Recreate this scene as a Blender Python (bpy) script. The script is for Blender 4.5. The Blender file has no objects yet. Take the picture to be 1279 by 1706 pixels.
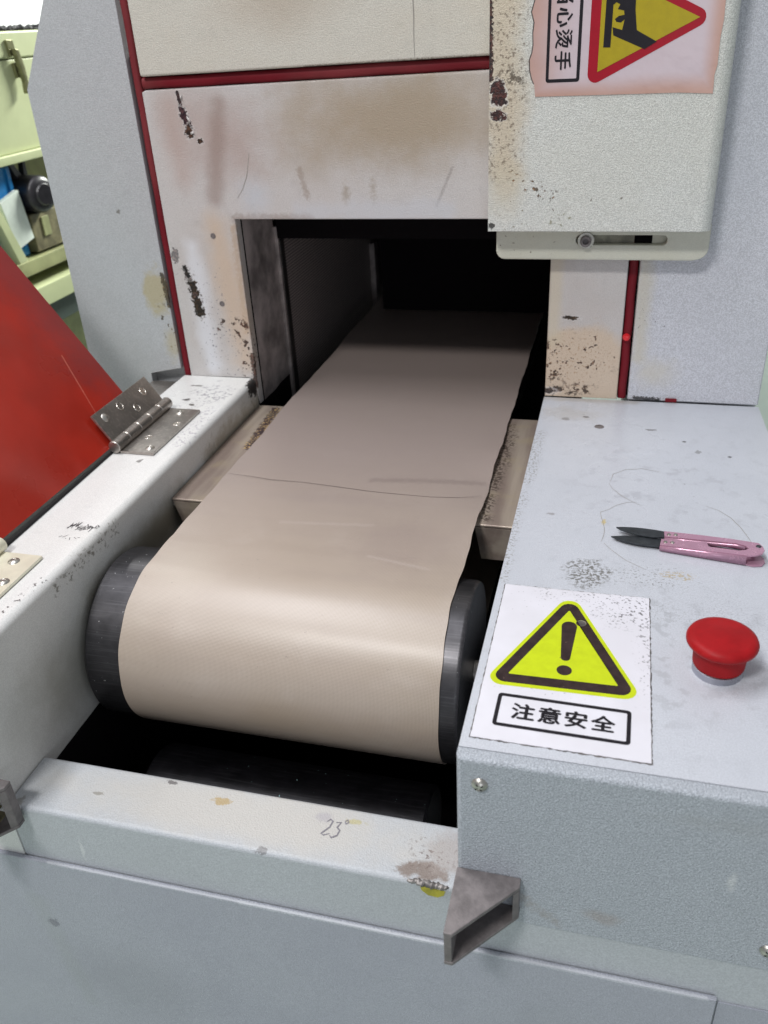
import bpy, bmesh, math, random
from mathutils import Vector, Matrix
random.seed(7)
S = bpy.context.scene
COL = S.collection
MM = 0.001

# ------------------------------------------------------------------ camera
R = ((0.96694426, 0.249563, -0.0523173), (0.08114981, -0.49569082, -0.86469955), (-0.24173022, 0.83187073, -0.49955739))
cd = bpy.data.cameras.new('camera'); cam = bpy.data.objects.new('camera', cd); COL.objects.link(cam)
r0, r1, r2 = (Vector(v).normalized() for v in R)
cam.matrix_world = Matrix(((r0.x, -r1.x, -r2.x, 0.0642), (r0.y, -r1.y, -r2.y, -0.3336), (r0.z, -r1.z, -r2.z, 0.350), (0, 0, 0, 1)))
cd.sensor_fit = 'VERTICAL'; cd.sensor_height = 36; cd.lens = 1427.37 / 1706 * 36
cd.clip_start = 0.02; cd.clip_end = 60
cd.dof.use_dof = True; cd.dof.focus_distance = 0.66; cd.dof.aperture_fstop = 11
S.camera = cam

# ------------------------------------------------------------------ light
w = bpy.data.worlds.new('World'); S.world = w; w.use_nodes = True
wb = w.node_tree.nodes['Background']; wb.inputs[0].default_value = (0.90, 0.94, 1.0, 1); wb.inputs[1].default_value = 0.34

def area(name, loc, target, sx, sy, power, color, spread=180):
    l = bpy.data.lights.new(name, 'AREA'); l.spread = math.radians(spread); l.shape = 'RECTANGLE'; l.size = sx; l.size_y = sy; l.energy = power; l.color = color
    o = bpy.data.objects.new(name, l); COL.objects.link(o); o.location = loc
    o.rotation_euler = (Vector(target) - Vector(loc)).to_track_quat('-Z', 'Y').to_euler()
    return o
area('ceiling_or_fill_light', (-0.68, -1.42, 2.25), (-0.1, 0.15, 0), 0.5, 0.26, 37, (1.0, 0.985, 0.97))
area('ceiling_or_fill_light', (-0.85, 0.2, 2.1), (-0.2, 0.2, 0), 1.3, 0.3, 29, (0.97, 0.97, 1.0))
area('front_fill_light', (0.6, -2.2, 0.25), (0.0, 0.1, -0.05), 1.1, 0.5, 6, (0.88, 0.93, 1.0))  # low front fill added; no window is known there
area('ceiling_or_fill_light', (-0.3, 2.5, 1.1), (-0.95, 1.0, 0.1), 0.6, 0.3, 19, (0.97, 1.0, 0.93), 90)  # fill lamp added out of sight to brighten the cream machine
area('ceiling_or_fill_light', (-3.0, 2.6, 2.4), (-3.2, 3.4, 0.0), 1.2, 0.3, 130, (1.0, 1.0, 0.97))  # lamp added to brighten the far wall
S.view_settings.view_transform = 'Standard'; S.view_settings.look = 'None'
S.view_settings.exposure = 0.0; S.view_settings.gamma = 1.0

# ------------------------------------------------------------------ material helpers
class G:
    def __init__(s, name):
        s.m = bpy.data.materials.new(name); s.m.use_nodes = True
        s.t = s.m.node_tree; s.b = s.t.nodes['Principled BSDF']
        g = s.t.nodes.new('ShaderNodeNewGeometry'); s.P = g.outputs['Position']; s.Nrm = g.outputs['Normal']
    def lk(s, a, b): s.t.links.new(a, b)
    def put(s, sock, v):
        if isinstance(v, bpy.types.NodeSocket): s.lk(v, sock)
        elif isinstance(v, (tuple, list, Vector)):
            v = tuple(v)
            sock.default_value = v if len(v) == len(sock.default_value) else v + (1,)
        else: sock.default_value = v
    def m_(s, op, a, b=0.0, c=0.0, clamp=False):
        n = s.t.nodes.new('ShaderNodeMath'); n.operation = op; n.use_clamp = clamp
        s.put(n.inputs[0], a); s.put(n.inputs[1], b); s.put(n.inputs[2], c); return n.outputs[0]
    def v_(s, op, a, b=(0, 0, 0), scale=None):
        n = s.t.nodes.new('ShaderNodeVectorMath'); n.operation = op
        s.put(n.inputs[0], a); s.put(n.inputs[1], b)
        if scale is not None: s.put(n.inputs[3], scale)
        return n.outputs['Value'] if op in ('LENGTH', 'DOT_PRODUCT', 'DISTANCE') else n.outputs[0]
    def noise(s, scale, detail=2.0, vec=None, rough=0.5, dist=0.0):
        n = s.t.nodes.new('ShaderNodeTexNoise'); s.lk(vec or s.P, n.inputs['Vector'])
        n.inputs['Scale'].default_value = scale; n.inputs['Detail'].default_value = detail
        n.inputs['Roughness'].default_value = rough; n.inputs['Distortion'].default_value = dist
        return n.outputs['Fac']
    def voro(s, scale, vec=None, feature='F1'):
        n = s.t.nodes.new('ShaderNodeTexVoronoi'); n.feature = feature; s.lk(vec or s.P, n.inputs['Vector']); n.inputs['Scale'].default_value = scale
        return n.outputs['Distance']
    def rng(s, v, a, b, c=0.0, d=1.0, smooth=True):
        n = s.t.nodes.new('ShaderNodeMapRange'); n.interpolation_type = 'SMOOTHSTEP' if smooth else 'LINEAR'
        s.put(n.inputs[0], v); n.inputs[1].default_value = a; n.inputs[2].default_value = b; n.inputs[3].default_value = c; n.inputs[4].default_value = d
        return n.outputs[0]
    def mix(s, f, a, b, mode='MIX'):
        n = s.t.nodes.new('ShaderNodeMix'); n.data_type = 'RGBA'; n.blend_type = mode
        s.put(n.inputs[0], f); s.put(n.inputs[6], a); s.put(n.inputs[7], b); return n.outputs[2]
    def bump(s, h, strength, dist, nrm=None):
        n = s.t.nodes.new('ShaderNodeBump'); n.inputs['Strength'].default_value = strength; n.inputs['Distance'].default_value = dist
        s.lk(h, n.inputs['Height'])
        if nrm: s.lk(nrm, n.inputs['Normal'])
        return n.outputs[0]
    def blob(s, a, r, b=None, ns=150, amp=0.8, soft=0.35):
        """patch of wear, stain or painted light and shade with a shape of its own, in mm"""
        rm = min(max(r[0], r[2]), max(r[0], r[1])) if isinstance(r, tuple) else r
        if rm < 9: ns = max(ns, 1900 / rm); amp = amp * 1.25
        a = Vector(a) * MM
        if b is None:
            rv = r if isinstance(r, tuple) else (r, r, r)
            d = s.v_('LENGTH', s.v_('MULTIPLY', s.v_('SUBTRACT', s.P, a), tuple(1000.0 / x for x in rv)))
        else:
            b = Vector(b) * MM; ba = b - a
            pa = s.v_('SUBTRACT', s.P, a)
            h = s.m_('DIVIDE', s.v_('DOT_PRODUCT', pa, ba), ba.dot(ba), clamp=True)
            d = s.m_('MULTIPLY', s.v_('LENGTH', s.v_('SUBTRACT', pa, s.v_('SCALE', ba, scale=h))), 1000.0 / r)
        if amp:
            nn = s.m_('ADD', s.m_('MULTIPLY', s.noise(ns * 0.8, 2), 0.62), s.m_('MULTIPLY', s.noise(ns * 3.1, 3, rough=0.65), 0.38))
            d = s.m_('ADD', d, s.m_('MULTIPLY', s.m_('SUBTRACT', nn, 0.5), amp * 2.6))
        s.rim = s.rng(d, 1.0 + soft * 0.9 + 0.12, 1.0, 0, 1)
        return s.rng(d, 1.0, 1.0 - soft, 0, 1)
    def out(s, **k):
        for n, v in k.items():
            s.put(s.b.inputs[n.replace('_', ' ')], v)
        return s.m

RUST = (0.045, 0.018, 0.012); BLACK = (0.012, 0.011, 0.012); TAN = (0.46, 0.33, 0.22); OCHRE = (0.42, 0.30, 0.10)

def paint(name, col, hammer=1.0, rough=0.42, marks=(), tint=None, smudge=0.12, fade=None, spec=0.5):
    """light grey hammertone machine paint. marks: (a, r, b, colour, dict)"""
    g = G(name)
    vo = g.voro(900, vec=g.v_('ADD', g.P, g.v_('SCALE', (1, 1, 1), scale=g.m_('MULTIPLY', g.noise(1300, 1), 0.0008))))
    hn = g.noise(1150, 1.0, rough=0.4)
    ham = g.m_('ADD', g.m_('MULTIPLY', vo, 0.9), g.m_('MULTIPLY', hn, 0.8))
    big = g.noise(9, 4, rough=0.6); mid = g.noise(70, 4, rough=0.65)
    hm = g.rng(hn, 0.40, 0.62)
    k = 0.15 * hammer
    c = g.mix(hm, tuple(x * (1 - k) for x in col), tuple(min(x * (1 + k * 0.8), 0.9) for x in col))
    dirty = tuple(x * f for x, f in zip(col, tint or (0.80, 0.77, 0.72)))
    c = g.mix(g.m_('MULTIPLY', g.rng(big, 0.42, 0.68), min(smudge * 4, 1.0)), c, dirty)
    c = g.mix(g.m_('MULTIPLY', g.rng(mid, 0.52, 0.75), smudge * 2.2), c, tuple(x * 0.62 for x in col))
    pit = None
    grit = g.rng(g.noise(330, 4, rough=0.7), 0.42, 0.72)
    for a, r, b, mc, o in marks:
        mk = g.blob(a, r, b, ns=o.get('ns', 150), amp=o.get('amp', 0.8), soft=o.get('soft', 0.35))
        if 'spk' in o:
            sc, th, sf = o['spk']
            mk = g.m_('MULTIPLY', mk, g.rng(g.noise(sc, 3, rough=0.6), th, th + sf))
        mk = g.m_('MULTIPLY', mk, o.get('op', 1.0))
        if o.get('pit') and 'spk' not in o:
            c = g.mix(g.m_('MULTIPLY', g.rim, 0.45), c, tuple(min(x * 1.3, 0.8) for x in col))
        if o.get('pit') or max(mc) < 0.06:
            c = g.mix(mk, c, g.mix(grit, tuple(x * 0.5 for x in mc), (mc[0] * 3.2 + 0.01, mc[1] * 2.4 + 0.006, mc[2] * 1.8 + 0.003)))
        else: c = g.mix(mk, c, mc)
        if o.get('pit'): pit = mk if pit is None else g.m_('MAXIMUM', pit, mk)
    h = g.m_('MULTIPLY', ham, 0.00036 * hammer)
    if fade is not None:
        h = g.m_('MULTIPLY', h, g.rng(g.noise(14, 3), fade, fade + 0.2))
    h = g.m_('ADD', h, g.m_('MULTIPLY', mid, 0.00025))
    if pit is not None: h = g.m_('SUBTRACT', h, g.m_('MULTIPLY', pit, 0.0004))
    rg = g.m_('ADD', rough, g.m_('MULTIPLY', g.m_('SUBTRACT', big, 0.5), 0.5))
    return g.out(Base_Color=c, Roughness=rg, Normal=g.bump(h, 1.0, 1.0), Specular_IOR_Level=spec)

def flat(name, col, rough=0.5, metal=0.0, var=0.12, nscale=120, bump=0.0, bscale=500, coat=0.0, scratch=None, spots=None):
    g = G(name); n = g.noise(nscale, 4, rough=0.65)
    c = g.mix(g.rng(n, 0.3, 0.7), tuple(x * (1 - var) for x in col), tuple(min(1, x * (1 + var)) for x in col))
    if scratch:
        v = g.v_('MULTIPLY', g.P, scratch); sn = g.noise(1.0, 3, vec=v)
        c = g.mix(g.m_('MULTIPLY', g.rng(sn, 0.50, 0.70), 0.35), c, tuple(min(1, x * 1.7 + 0.03) for x in col))
    if spots:
        c = g.mix(g.rng(g.noise(spots[0], 2), spots[1], spots[1] + 0.04), c, spots[2])
    k = dict(Base_Color=c, Metallic=metal, Roughness=g.m_('ADD', rough - 0.08, g.m_('MULTIPLY', n, 0.16)))
    if bump: k['Normal'] = g.bump(g.noise(bscale, 3), 1.0, bump * MM)
    if coat: k['Coat_Weight'] = coat; k['Coat_Roughness'] = 0.15
    return g.out(**k)

# ------------------------------------------------------------------ mesh helpers
def parent_loc(p):
    v = Vector((0, 0, 0))
    while p is not None: v = v + p.location; p = p.parent
    return v
def link(name, me, mat, parent=None, wn=True, label=None):
    o = bpy.data.objects.new(name, me); COL.objects.link(o)
    if mat: me.materials.clear(); me.materials.append(mat)
    if parent is not None:
        o.parent = parent; me.transform(Matrix.Translation(-parent_loc(parent)))
    if wn: o.modifiers.new('wn', 'WEIGHTED_NORMAL').keep_sharp = True
    if label: o['label'] = label
    return o
def fin(bm, name, ang=38):
    bmesh.ops.recalc_face_normals(bm, faces=bm.faces)
    for f in bm.faces: f.smooth = True
    for e in bm.edges:
        if len(e.link_faces) == 2 and e.calc_face_angle(0) > math.radians(ang): e.smooth = False
    me = bpy.data.meshes.new(name); bm.to_mesh(me); bm.free(); return me
def pick(bm, cond, r, seg=3):
    es = [e for e in bm.edges if cond((e.verts[0].co + e.verts[1].co) / 2 / MM, (e.verts[1].co - e.verts[0].co).normalized())]
    if es: bmesh.ops.bevel(bm, geom=es, offset=r * MM, segments=seg, profile=0.5, affect='EDGES', clamp_overlap=True)
def boxm(bm, lo, hi):
    vs = [bm.verts.new((x * MM, y * MM, z * MM)) for x in (lo[0], hi[0]) for y in (lo[1], hi[1]) for z in (lo[2], hi[2])]
    for f in ((0, 1, 3, 2), (4, 6, 7, 5), (0, 4, 5, 1), (2, 3, 7, 6), (0, 2, 6, 4), (1, 5, 7, 3)): bm.faces.new([vs[i] for i in f])
    return vs
def box(name, lo, hi, mat, parent=None, bev=0.5, seg=2, cond=None, r2=None, label=None):
    bm = bmesh.new(); boxm(bm, lo, hi)
    if cond and r2: pick(bm, cond, r2, 4)
    if bev: pick(bm, (lambda m, d: True) if not cond else (lambda m, d: True), bev, seg) if not cond else None
    return link(name, fin(bm, name), mat, parent, label=label)
def prism(name, pts, axis, a, b, mat, parent=None, bev=0.0, seg=2, label=None, only=None, holes=None):
    """closed polygon in the plane across axis, extruded from a to b (mm)"""
    bm = bmesh.new()
    def P(p, h):
        return Vector({'z': (p[0], p[1], h), 'y': (p[0], h, p[1]), 'x': (h, p[0], p[1])}[axis]) * MM
    lo = [bm.verts.new(P(p, a)) for p in pts]; hi = [bm.verts.new(P(p, b)) for p in pts]
    n = len(pts); bm.faces.new(lo); bm.faces.new(hi)
    for i in range(n): bm.faces.new((lo[i], lo[(i + 1) % n], hi[(i + 1) % n], hi[i]))
    bmesh.ops.recalc_face_normals(bm, faces=bm.faces)
    if bev: pick(bm, only or (lambda m, d: True), bev, seg)
    return link(name, fin(bm, name), mat, parent, label=label)
def sheet(name, outer, holes, plane, level, thick, mat, parent=None, bev=0.0, label=None):
    """flat plate with holes, from 2D splines; its front face lies at level"""
    cu = bpy.data.curves.new(name, 'CURVE'); cu.dimensions = '2D'; cu.fill_mode = 'BOTH'
    for lp in [outer] + list(holes):
        sp = cu.splines.new('POLY'); sp.points.add(len(lp) - 1); sp.use_cyclic_u = True
        for q, p in zip(sp.points, lp): q.co = (p[0] * MM, p[1] * MM, 0, 1)
    cu.extrude = max(thick / 2 - bev, 0.01) * MM; cu.bevel_depth = bev * MM; cu.offset = -bev * MM; cu.bevel_resolution = 1
    t = bpy.data.objects.new('t', cu); COL.objects.link(t)
    me = bpy.data.meshes.new_from_object(t, depsgraph=bpy.context.evaluated_depsgraph_get())
    bpy.data.objects.remove(t); bpy.data.curves.remove(cu)
    bm = bmesh.new(); bm.from_mesh(me); bmesh.ops.remove_doubles(bm, verts=bm.verts, dist=1e-6)
    for v in bm.verts:
        x, y, z = v.co
        v.co = {'y': (x, level * MM + thick / 2 * MM - z, y), 'z': (x, y, level * MM - thick / 2 * MM + z)}[plane]
    bpy.data.meshes.remove(me)
    return link(name, fin(bm, name), mat, parent, label=label)
def rrect(x0, y0, x1, y1, r, n=5):
    o = []
    for cx, cy, a in ((x1 - r, y1 - r, 0), (x0 + r, y1 - r, 90), (x0 + r, y0 + r, 180), (x1 - r, y0 + r, 270)):
        for i in range(n + 1):
            t = math.radians(a + 90 * i / n); o.append((cx + r * math.cos(t), cy + r * math.sin(t)))
    return o
def circ(x, y, r, n=20): return [(x + r * math.cos(2 * math.pi * i / n), y + r * math.sin(2 * math.pi * i / n)) for i in range(n)]
def rpoly(pts, r, n=5):
    """round the corners of a polygon"""
    out = []; N = len(pts)
    for i in range(N):
        p = Vector(pts[i]); a = Vector(pts[i - 1]) - p; b = Vector(pts[(i + 1) % N]) - p
        a.normalize(); b.normalize(); h = a.angle(b) / 2; d = r / math.tan(h)
        c = p + (a + b).normalized() * (r / math.sin(h))
        s = p + a * d - c; e = p + b * d - c
        a0 = math.atan2(s.y, s.x); a1 = math.atan2(e.y, e.x); da = (a1 - a0 + math.pi) % (2 * math.pi) - math.pi
        for k in range(n + 1):
            t = a0 + da * k / n; out.append((c.x + r * math.cos(t), c.y + r * math.sin(t)))
    return out
def lathe(name, prof, centre, axis, mat, parent=None, n=48, label=None, ang=38, rib=None):
    """profile of (radius, height) turned about an axis through centre (mm)"""
    bm = bmesh.new(); ax = Vector(axis).normalized(); u = ax.orthogonal().normalized(); v = ax.cross(u); c = Vector(centre)
    rings = []
    for j, (r, h) in enumerate(prof):
        if r <= 0: rings.append([bm.verts.new((c + ax * h) * MM)]); continue
        rr = []
        for i in range(n):
            q = r + (rib[2] * (i % 2) if rib and rib[0] <= j <= rib[1] else 0)
            t = 2 * math.pi * i / n; rr.append(bm.verts.new((c + ax * h + (u * math.cos(t) + v * math.sin(t)) * q) * MM))
        rings.append(rr)
    for a, b in zip(rings, rings[1:]):
        for i in range(n):
            f = [a[i % len(a)], a[(i + 1) % len(a)], b[(i + 1) % len(b)], b[i % len(b)]]
            f = list(dict.fromkeys(f))
            if len(f) > 2:
                try: bm.faces.new(f)
                except ValueError: pass
    for rg in (rings[0], rings[-1]):
        if len(rg) > 1: bm.faces.new(rg)
    return link(name, fin(bm, name, ang), mat, parent, label=label)
def ribbon(name, lines, wd, org, ux, uy, mat, parent, label=None, lift=0.25):
    """pen or crack strokes: thin flat strips; (u, v) in mm on the plane org + u*ux + v*uy"""
    bm = bmesh.new(); ux = Vector(ux); uy = Vector(uy); nz = ux.cross(uy).normalized(); org = Vector(org)
    for ln in lines:
        vs = []
        for i, p in enumerate(ln):
            a = Vector(ln[max(i - 1, 0)]); b = Vector(ln[min(i + 1, len(ln) - 1)]); d = (b - a)
            d = d.normalized() if d.length else Vector((1, 0)); nrm = Vector((-d.y, d.x))
            ww = wd * (0.5 if i in (0, len(ln) - 1) else 1.0) * random.uniform(0.75, 1.2) / 2
            q = [Vector(p) + nrm * ww, Vector(p) - nrm * ww]
            vs.append([bm.verts.new((org + ux * t.x + uy * t.y + nz * lift) * MM) for t in q])
        for a, b in zip(vs, vs[1:]): bm.faces.new((a[0], a[1], b[1], b[0]))
    me = bpy.data.meshes.new(name); bm.to_mesh(me); bm.free()
    return link(name, me, mat, parent, wn=False, label=label)
def poly(name, pts, fn, mat, parent, thick=0.12, label=None, holes=()):
    """flat print: a thin polygon placed by fn(u, v, h) -> mm"""
    cu = bpy.data.curves.new(name, 'CURVE'); cu.dimensions = '2D'; cu.fill_mode = 'BOTH'
    for lp in [pts] + list(holes):
        sp = cu.splines.new('POLY'); sp.points.add(len(lp) - 1); sp.use_cyclic_u = True
        for q, p in zip(sp.points, lp): q.co = (p[0], p[1], 0, 1)
    cu.extrude = thick / 2
    t = bpy.data.objects.new('t', cu); COL.objects.link(t)
    me = bpy.data.meshes.new_from_object(t, depsgraph=bpy.context.evaluated_depsgraph_get())
    bpy.data.objects.remove(t); bpy.data.curves.remove(cu)
    for v in me.vertices: v.co = Vector(fn(v.co.x, v.co.y, v.co.z + thick / 2)) * MM
    return link(name, me, mat, parent, wn=False, label=label)
def glyph(ch, u, v, size, fn, mat, parent, fat=0.025, thick=0.12, sx=1.0):
    cu = bpy.data.curves.new('ch', 'FONT'); cu.body = ch; cu.size = 1.0; cu.align_x = 'CENTER'; cu.align_y = 'CENTER'; cu.extrude = 0.001; cu.resolution_u = 3
    t = bpy.data.objects.new('t', cu); COL.objects.link(t)
    me = bpy.data.meshes.new_from_object(t, depsgraph=bpy.context.evaluated_depsgraph_get())
    bpy.data.objects.remove(t); bpy.data.curves.remove(cu)
    xs = [q.co.x for q in me.vertices]; ys = [q.co.y for q in me.vertices]
    cx = (min(xs) + max(xs)) / 2; cy = (min(ys) + max(ys)) / 2; k = size / max(max(xs) - min(xs), max(ys) - min(ys))
    for q in me.vertices:
        q.co = Vector(fn(u + (q.co.x - cx) * k * sx, v + (q.co.y - cy) * k, thick if q.co.z > 0 else 0)) * MM
    if fat:
        bm = bmesh.new(); bm.from_mesh(me); src = me.copy()
        e1 = (Vector(fn(1, 0, 0)) - Vector(fn(0, 0, 0))); e2 = (Vector(fn(0, 1, 0)) - Vector(fn(0, 0, 0))); e3 = (Vector(fn(0, 0, 1)) - Vector(fn(0, 0, 0)))
        for kk, (a, b) in enumerate(((fat, 0), (-fat, 0), (0, fat * .6), (0, -fat * .6))):
            m2 = src.copy(); m2.transform(Matrix.Translation((e1 * a * size + e2 * b * size + e3 * 0.015 * (kk + 1)) * MM)); bm.from_mesh(m2); bpy.data.meshes.remove(m2)
        bm.to_mesh(me); bm.free(); bpy.data.meshes.remove(src)
    return link('character', me, mat, parent, wn=False)
def thing(name, label, cat, loc, group=None):
    o = bpy.data.objects.new(name, None); COL.objects.link(o); o.location = Vector(loc) * MM; o.empty_display_size = 0.05
    o['label'] = label; o['category'] = cat
    if group: o['group'] = group
    return o
def group_part(name, loc, parent, label=None):
    o = bpy.data.objects.new(name, None); COL.objects.link(o); o.parent = parent; o.location = Vector(loc) * MM - parent_loc(parent); o.empty_display_size = 0.02
    if label: o['label'] = label
    return o

# ------------------------------------------------------------------ materials
GREY = (0.60, 0.615, 0.625)
m_box_top = paint('paint_worn_smooth', (0.545, 0.565, 0.615), 0.5, 0.30, smudge=0.10, fade=0.50, tint=(0.86, 0.87, 0.88), marks=[
    ((60, 188, 0), (19, 21, 8), None, (0.13, 0.125, 0.11), dict(ns=120, amp=0.9, soft=0.5, spk=(420, 0.47, 0.07), op=0.85)),
    ((100, 190, 0), (46, 26, 8), None, (0.20, 0.195, 0.19), dict(ns=90, amp=0.9, soft=0.8, spk=(520, 0.56, 0.06), op=0.7)),
    ((110, 150, 0), (26, 22, 8), None, (0.26, 0.26, 0.26), dict(ns=90, amp=0.9, soft=0.9, spk=(600, 0.55, 0.07), op=0.6)),
    ((120, 330, 0), (130, 150, 8), None, (0.40, 0.41, 0.45), dict(ns=30, amp=0.8, soft=0.9, spk=(60, 0.54, 0.12), op=0.55)),
    ((100, 110, 0), (120, 110, 8), None, (0.38, 0.39, 0.42), dict(ns=30, amp=0.8, soft=0.9, spk=(85, 0.53, 0.10), op=0.55)),
    ((150, 150, 0), (45, 45, 8), None, (0.26, 0.26, 0.28), dict(ns=60, amp=0.7, soft=0.9, spk=(700, 0.50, 0.10), op=0.40)),
    ((100, 350, 0), (110, 150, 8), None, (0.22, 0.22, 0.24), dict(ns=40, amp=0.7, soft=0.5, spk=(300, 0.69, 0.03), op=0.6)),
    ((122, 196, 0), (14, 6, 6), None, OCHRE, dict(ns=220, amp=0.9, soft=0.3, spk=(350, 0.5, 0.04), op=0.6)),
    ((69, 262, 0), (2.2, 6, 6), None, (0.55, 0.42, 0.12), dict(ns=250, amp=0.6, soft=0.6, op=0.75)),
    ((3, 300, 0), 6, (2, 170, 0), (0.24, 0.23, 0.21), dict(ns=100, amp=0.7, soft=0.8, spk=(480, 0.53, 0.06), op=0.7)),
    ((5, 420, 0), 9, (4, 320, 0), (0.24, 0.23, 0.21), dict(ns=100, amp=0.7, soft=0.8, spk=(480, 0.52, 0.06), op=0.7)),
    ((0, 506, 0), 11, (90, 506, 0), (0.36, 0.33, 0.28), dict(ns=60, amp=0.7, soft=0.9, op=0.55)),
    ((30, 468, 0), (42, 24, 6), None, (0.42, 0.40, 0.37), dict(ns=80, amp=0.9, soft=0.9, op=0.45)),
    ((26, 455, 0), (5, 4, 4), None, (0.2, 0.19, 0.19), dict(ns=300, amp=0.7, soft=0.4, op=0.7)),
    ((45, 462, 0), (4, 2.5, 4), None, (0.10, 0.09, 0.09), dict(ns=300, amp=0.7, soft=0.4, op=0.8)),
    ((105, 440, 0), (6, 2, 4), None, (0.10, 0.09, 0.09), dict(ns=300, amp=0.9, soft=0.4, op=0.8)),
    ((135, 418, 0), (2, 2, 4), None, BLACK, dict(ns=300, amp=0.6, soft=0.4, op=0.8)),
    ((172, 392, 0), (2, 2, 4), None, BLACK, dict(ns=300, amp=0.6, soft=0.4, op=0.8)),
    ((146, 398, 0), (3, 4, 4), None, (0.2, 0.2, 0.2), dict(ns=300, amp=0.9, soft=0.4, op=0.7)),
    ((28, 268, 0), (4, 2, 4), None, (0.22, 0.2, 0.2), dict(ns=300, amp=0.9, soft=0.4, op=0.6)),
    ((0, 2, 0), 3, (200, 2, 0), (0.3, 0.3, 0.3), dict(ns=100, amp=0.6, soft=0.5, spk=(200, 0.55, 0.05), op=0.6)),
])
m_front = paint('paint_hammertone', (0.42, 0.45, 0.495), 1.3, 0.40, smudge=0.05, tint=(0.85, 0.86, 0.86), marks=[
    ((30, 0, -100), 6, (60, 0, -125), (0.30, 0.26, 0.23), dict(ns=60, amp=0.9, soft=0.9, op=0.4)),
    ((90, 0, -112), (20, 8, 8), None, (0.32, 0.25, 0.21), dict(ns=60, amp=0.9, soft=0.9, op=0.4)),
    ((140, 0, -20), (60, 8, 10), None, (0.36, 0.37, 0.38), dict(ns=60, amp=0.9, soft=0.9, op=0.4)),
    ((150, -2, -62), (3, 6, 9), None, (0.62, 0.64, 0.65), dict(ns=200, amp=0.6, soft=0.7, op=0.6)),
])
m_beam = paint('paint_beam', (0.47, 0.495, 0.525), 0.55, 0.42, smudge=0.05, tint=(0.9, 0.9, 0.88), marks=[
    ((-160, 26, -113), (210, 40, 4.5), None, (0.53, 0.51, 0.475), dict(ns=30, amp=0.25, soft=0.5, op=0.85)),
    ((-173, 34, -115), (7, 3.5, 5), None, (0.42, 0.29, 0.10), dict(ns=260, amp=0.9, soft=0.3, op=0.75)),
    ((-215, 42, -115), (5, 2, 5), None, (0.10, 0.09, 0.09), dict(ns=260, amp=0.9, soft=0.3, op=0.8)),
    ((-262, 22, -115), (5, 1.6, 5), None, (0.2, 0.18, 0.14), dict(ns=260, amp=0.9, soft=0.3, op=0.6)),
    ((-76, 36, -115), (8, 2.5, 5), None, (0.45, 0.40, 0.14), dict(ns=260, amp=0.7, soft=0.5, op=0.6)),
    ((-98, 35, -115), (9, 6, 5), None, (0.35, 0.33, 0.38), dict(ns=120, amp=0.7, soft=0.8, op=0.5)),
    ((-24, 9, -115), (20, 8, 8), None, (0.20, 0.15, 0.12), dict(ns=160, amp=0.9, soft=0.5, op=0.85)),
    ((-18, 20, -115), (24, 18, 8), None, (0.10, 0.06, 0.05), dict(ns=160, amp=0.9, soft=0.9, spk=(350, 0.56, 0.04), op=0.9)),
    ((-8, 25, -115), (22, 30, 8), None, (0.36, 0.32, 0.30), dict(ns=60, amp=0.9, soft=0.9, op=0.6)),
    ((-130, 2, -116), (5, 3, 2), None, (0.12, 0.11, 0.11), dict(ns=300, amp=1.0, soft=0.2, op=0.6)),
    ((-314, 4, -115), (4, 5, 6), None, (0.25, 0.24, 0.22), dict(ns=160, amp=1.0, soft=0.5, op=0.7)),
    ((-270, 0, -150), (2, 4, 12), None, (0.70, 0.72, 0.72), dict(ns=200, amp=0.8, soft=0.6, op=0.5)),
])
m_panel = paint('paint_lower_door', (0.375, 0.39, 0.445), 0.6, 0.42, smudge=0.05, tint=(0.9, 0.9, 0.92), marks=[
    ((-250, -4, -300), (90, 6, 70), None, (0.29, 0.30, 0.34), dict(ns=10, amp=0.5, soft=0.95, op=0.5)),
    ((60, -4, -250), (70, 6, 50), None, (0.34, 0.36, 0.40), dict(ns=10, amp=0.6, soft=0.95, op=0.5)),
    ((-150, -4, -167), 2.2, (150, -4, -167), (0.62, 0.64, 0.68), dict(ns=90, amp=0.8, soft=0.8, op=0.6)),  # pale strokes paint the highlight along the door's top edge
    ((-300, -4, -166.5), 2.2, (-20, -4, -166.5), (0.62, 0.64, 0.68), dict(ns=90, amp=0.8, soft=0.8, op=0.6)),
    ((-100, -4, -230), (90, 6, 60), None, (0.55, 0.57, 0.60), dict(ns=60, amp=0.8, soft=0.8, spk=(160, 0.68, 0.03), op=0.45)),
    ((-315, -4, -240), (6, 4, 6), None, (0.08, 0.07, 0.12), dict(ns=300, amp=0.9, soft=0.4, op=0.6)),
    ((-323, -4, -215), 15, (-308, -4, -340), (0.30, 0.33, 0.31), dict(ns=25, amp=0.3, soft=0.9, op=0.2)),  # faint greenish shadow painted on the door below the left rail
])
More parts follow.
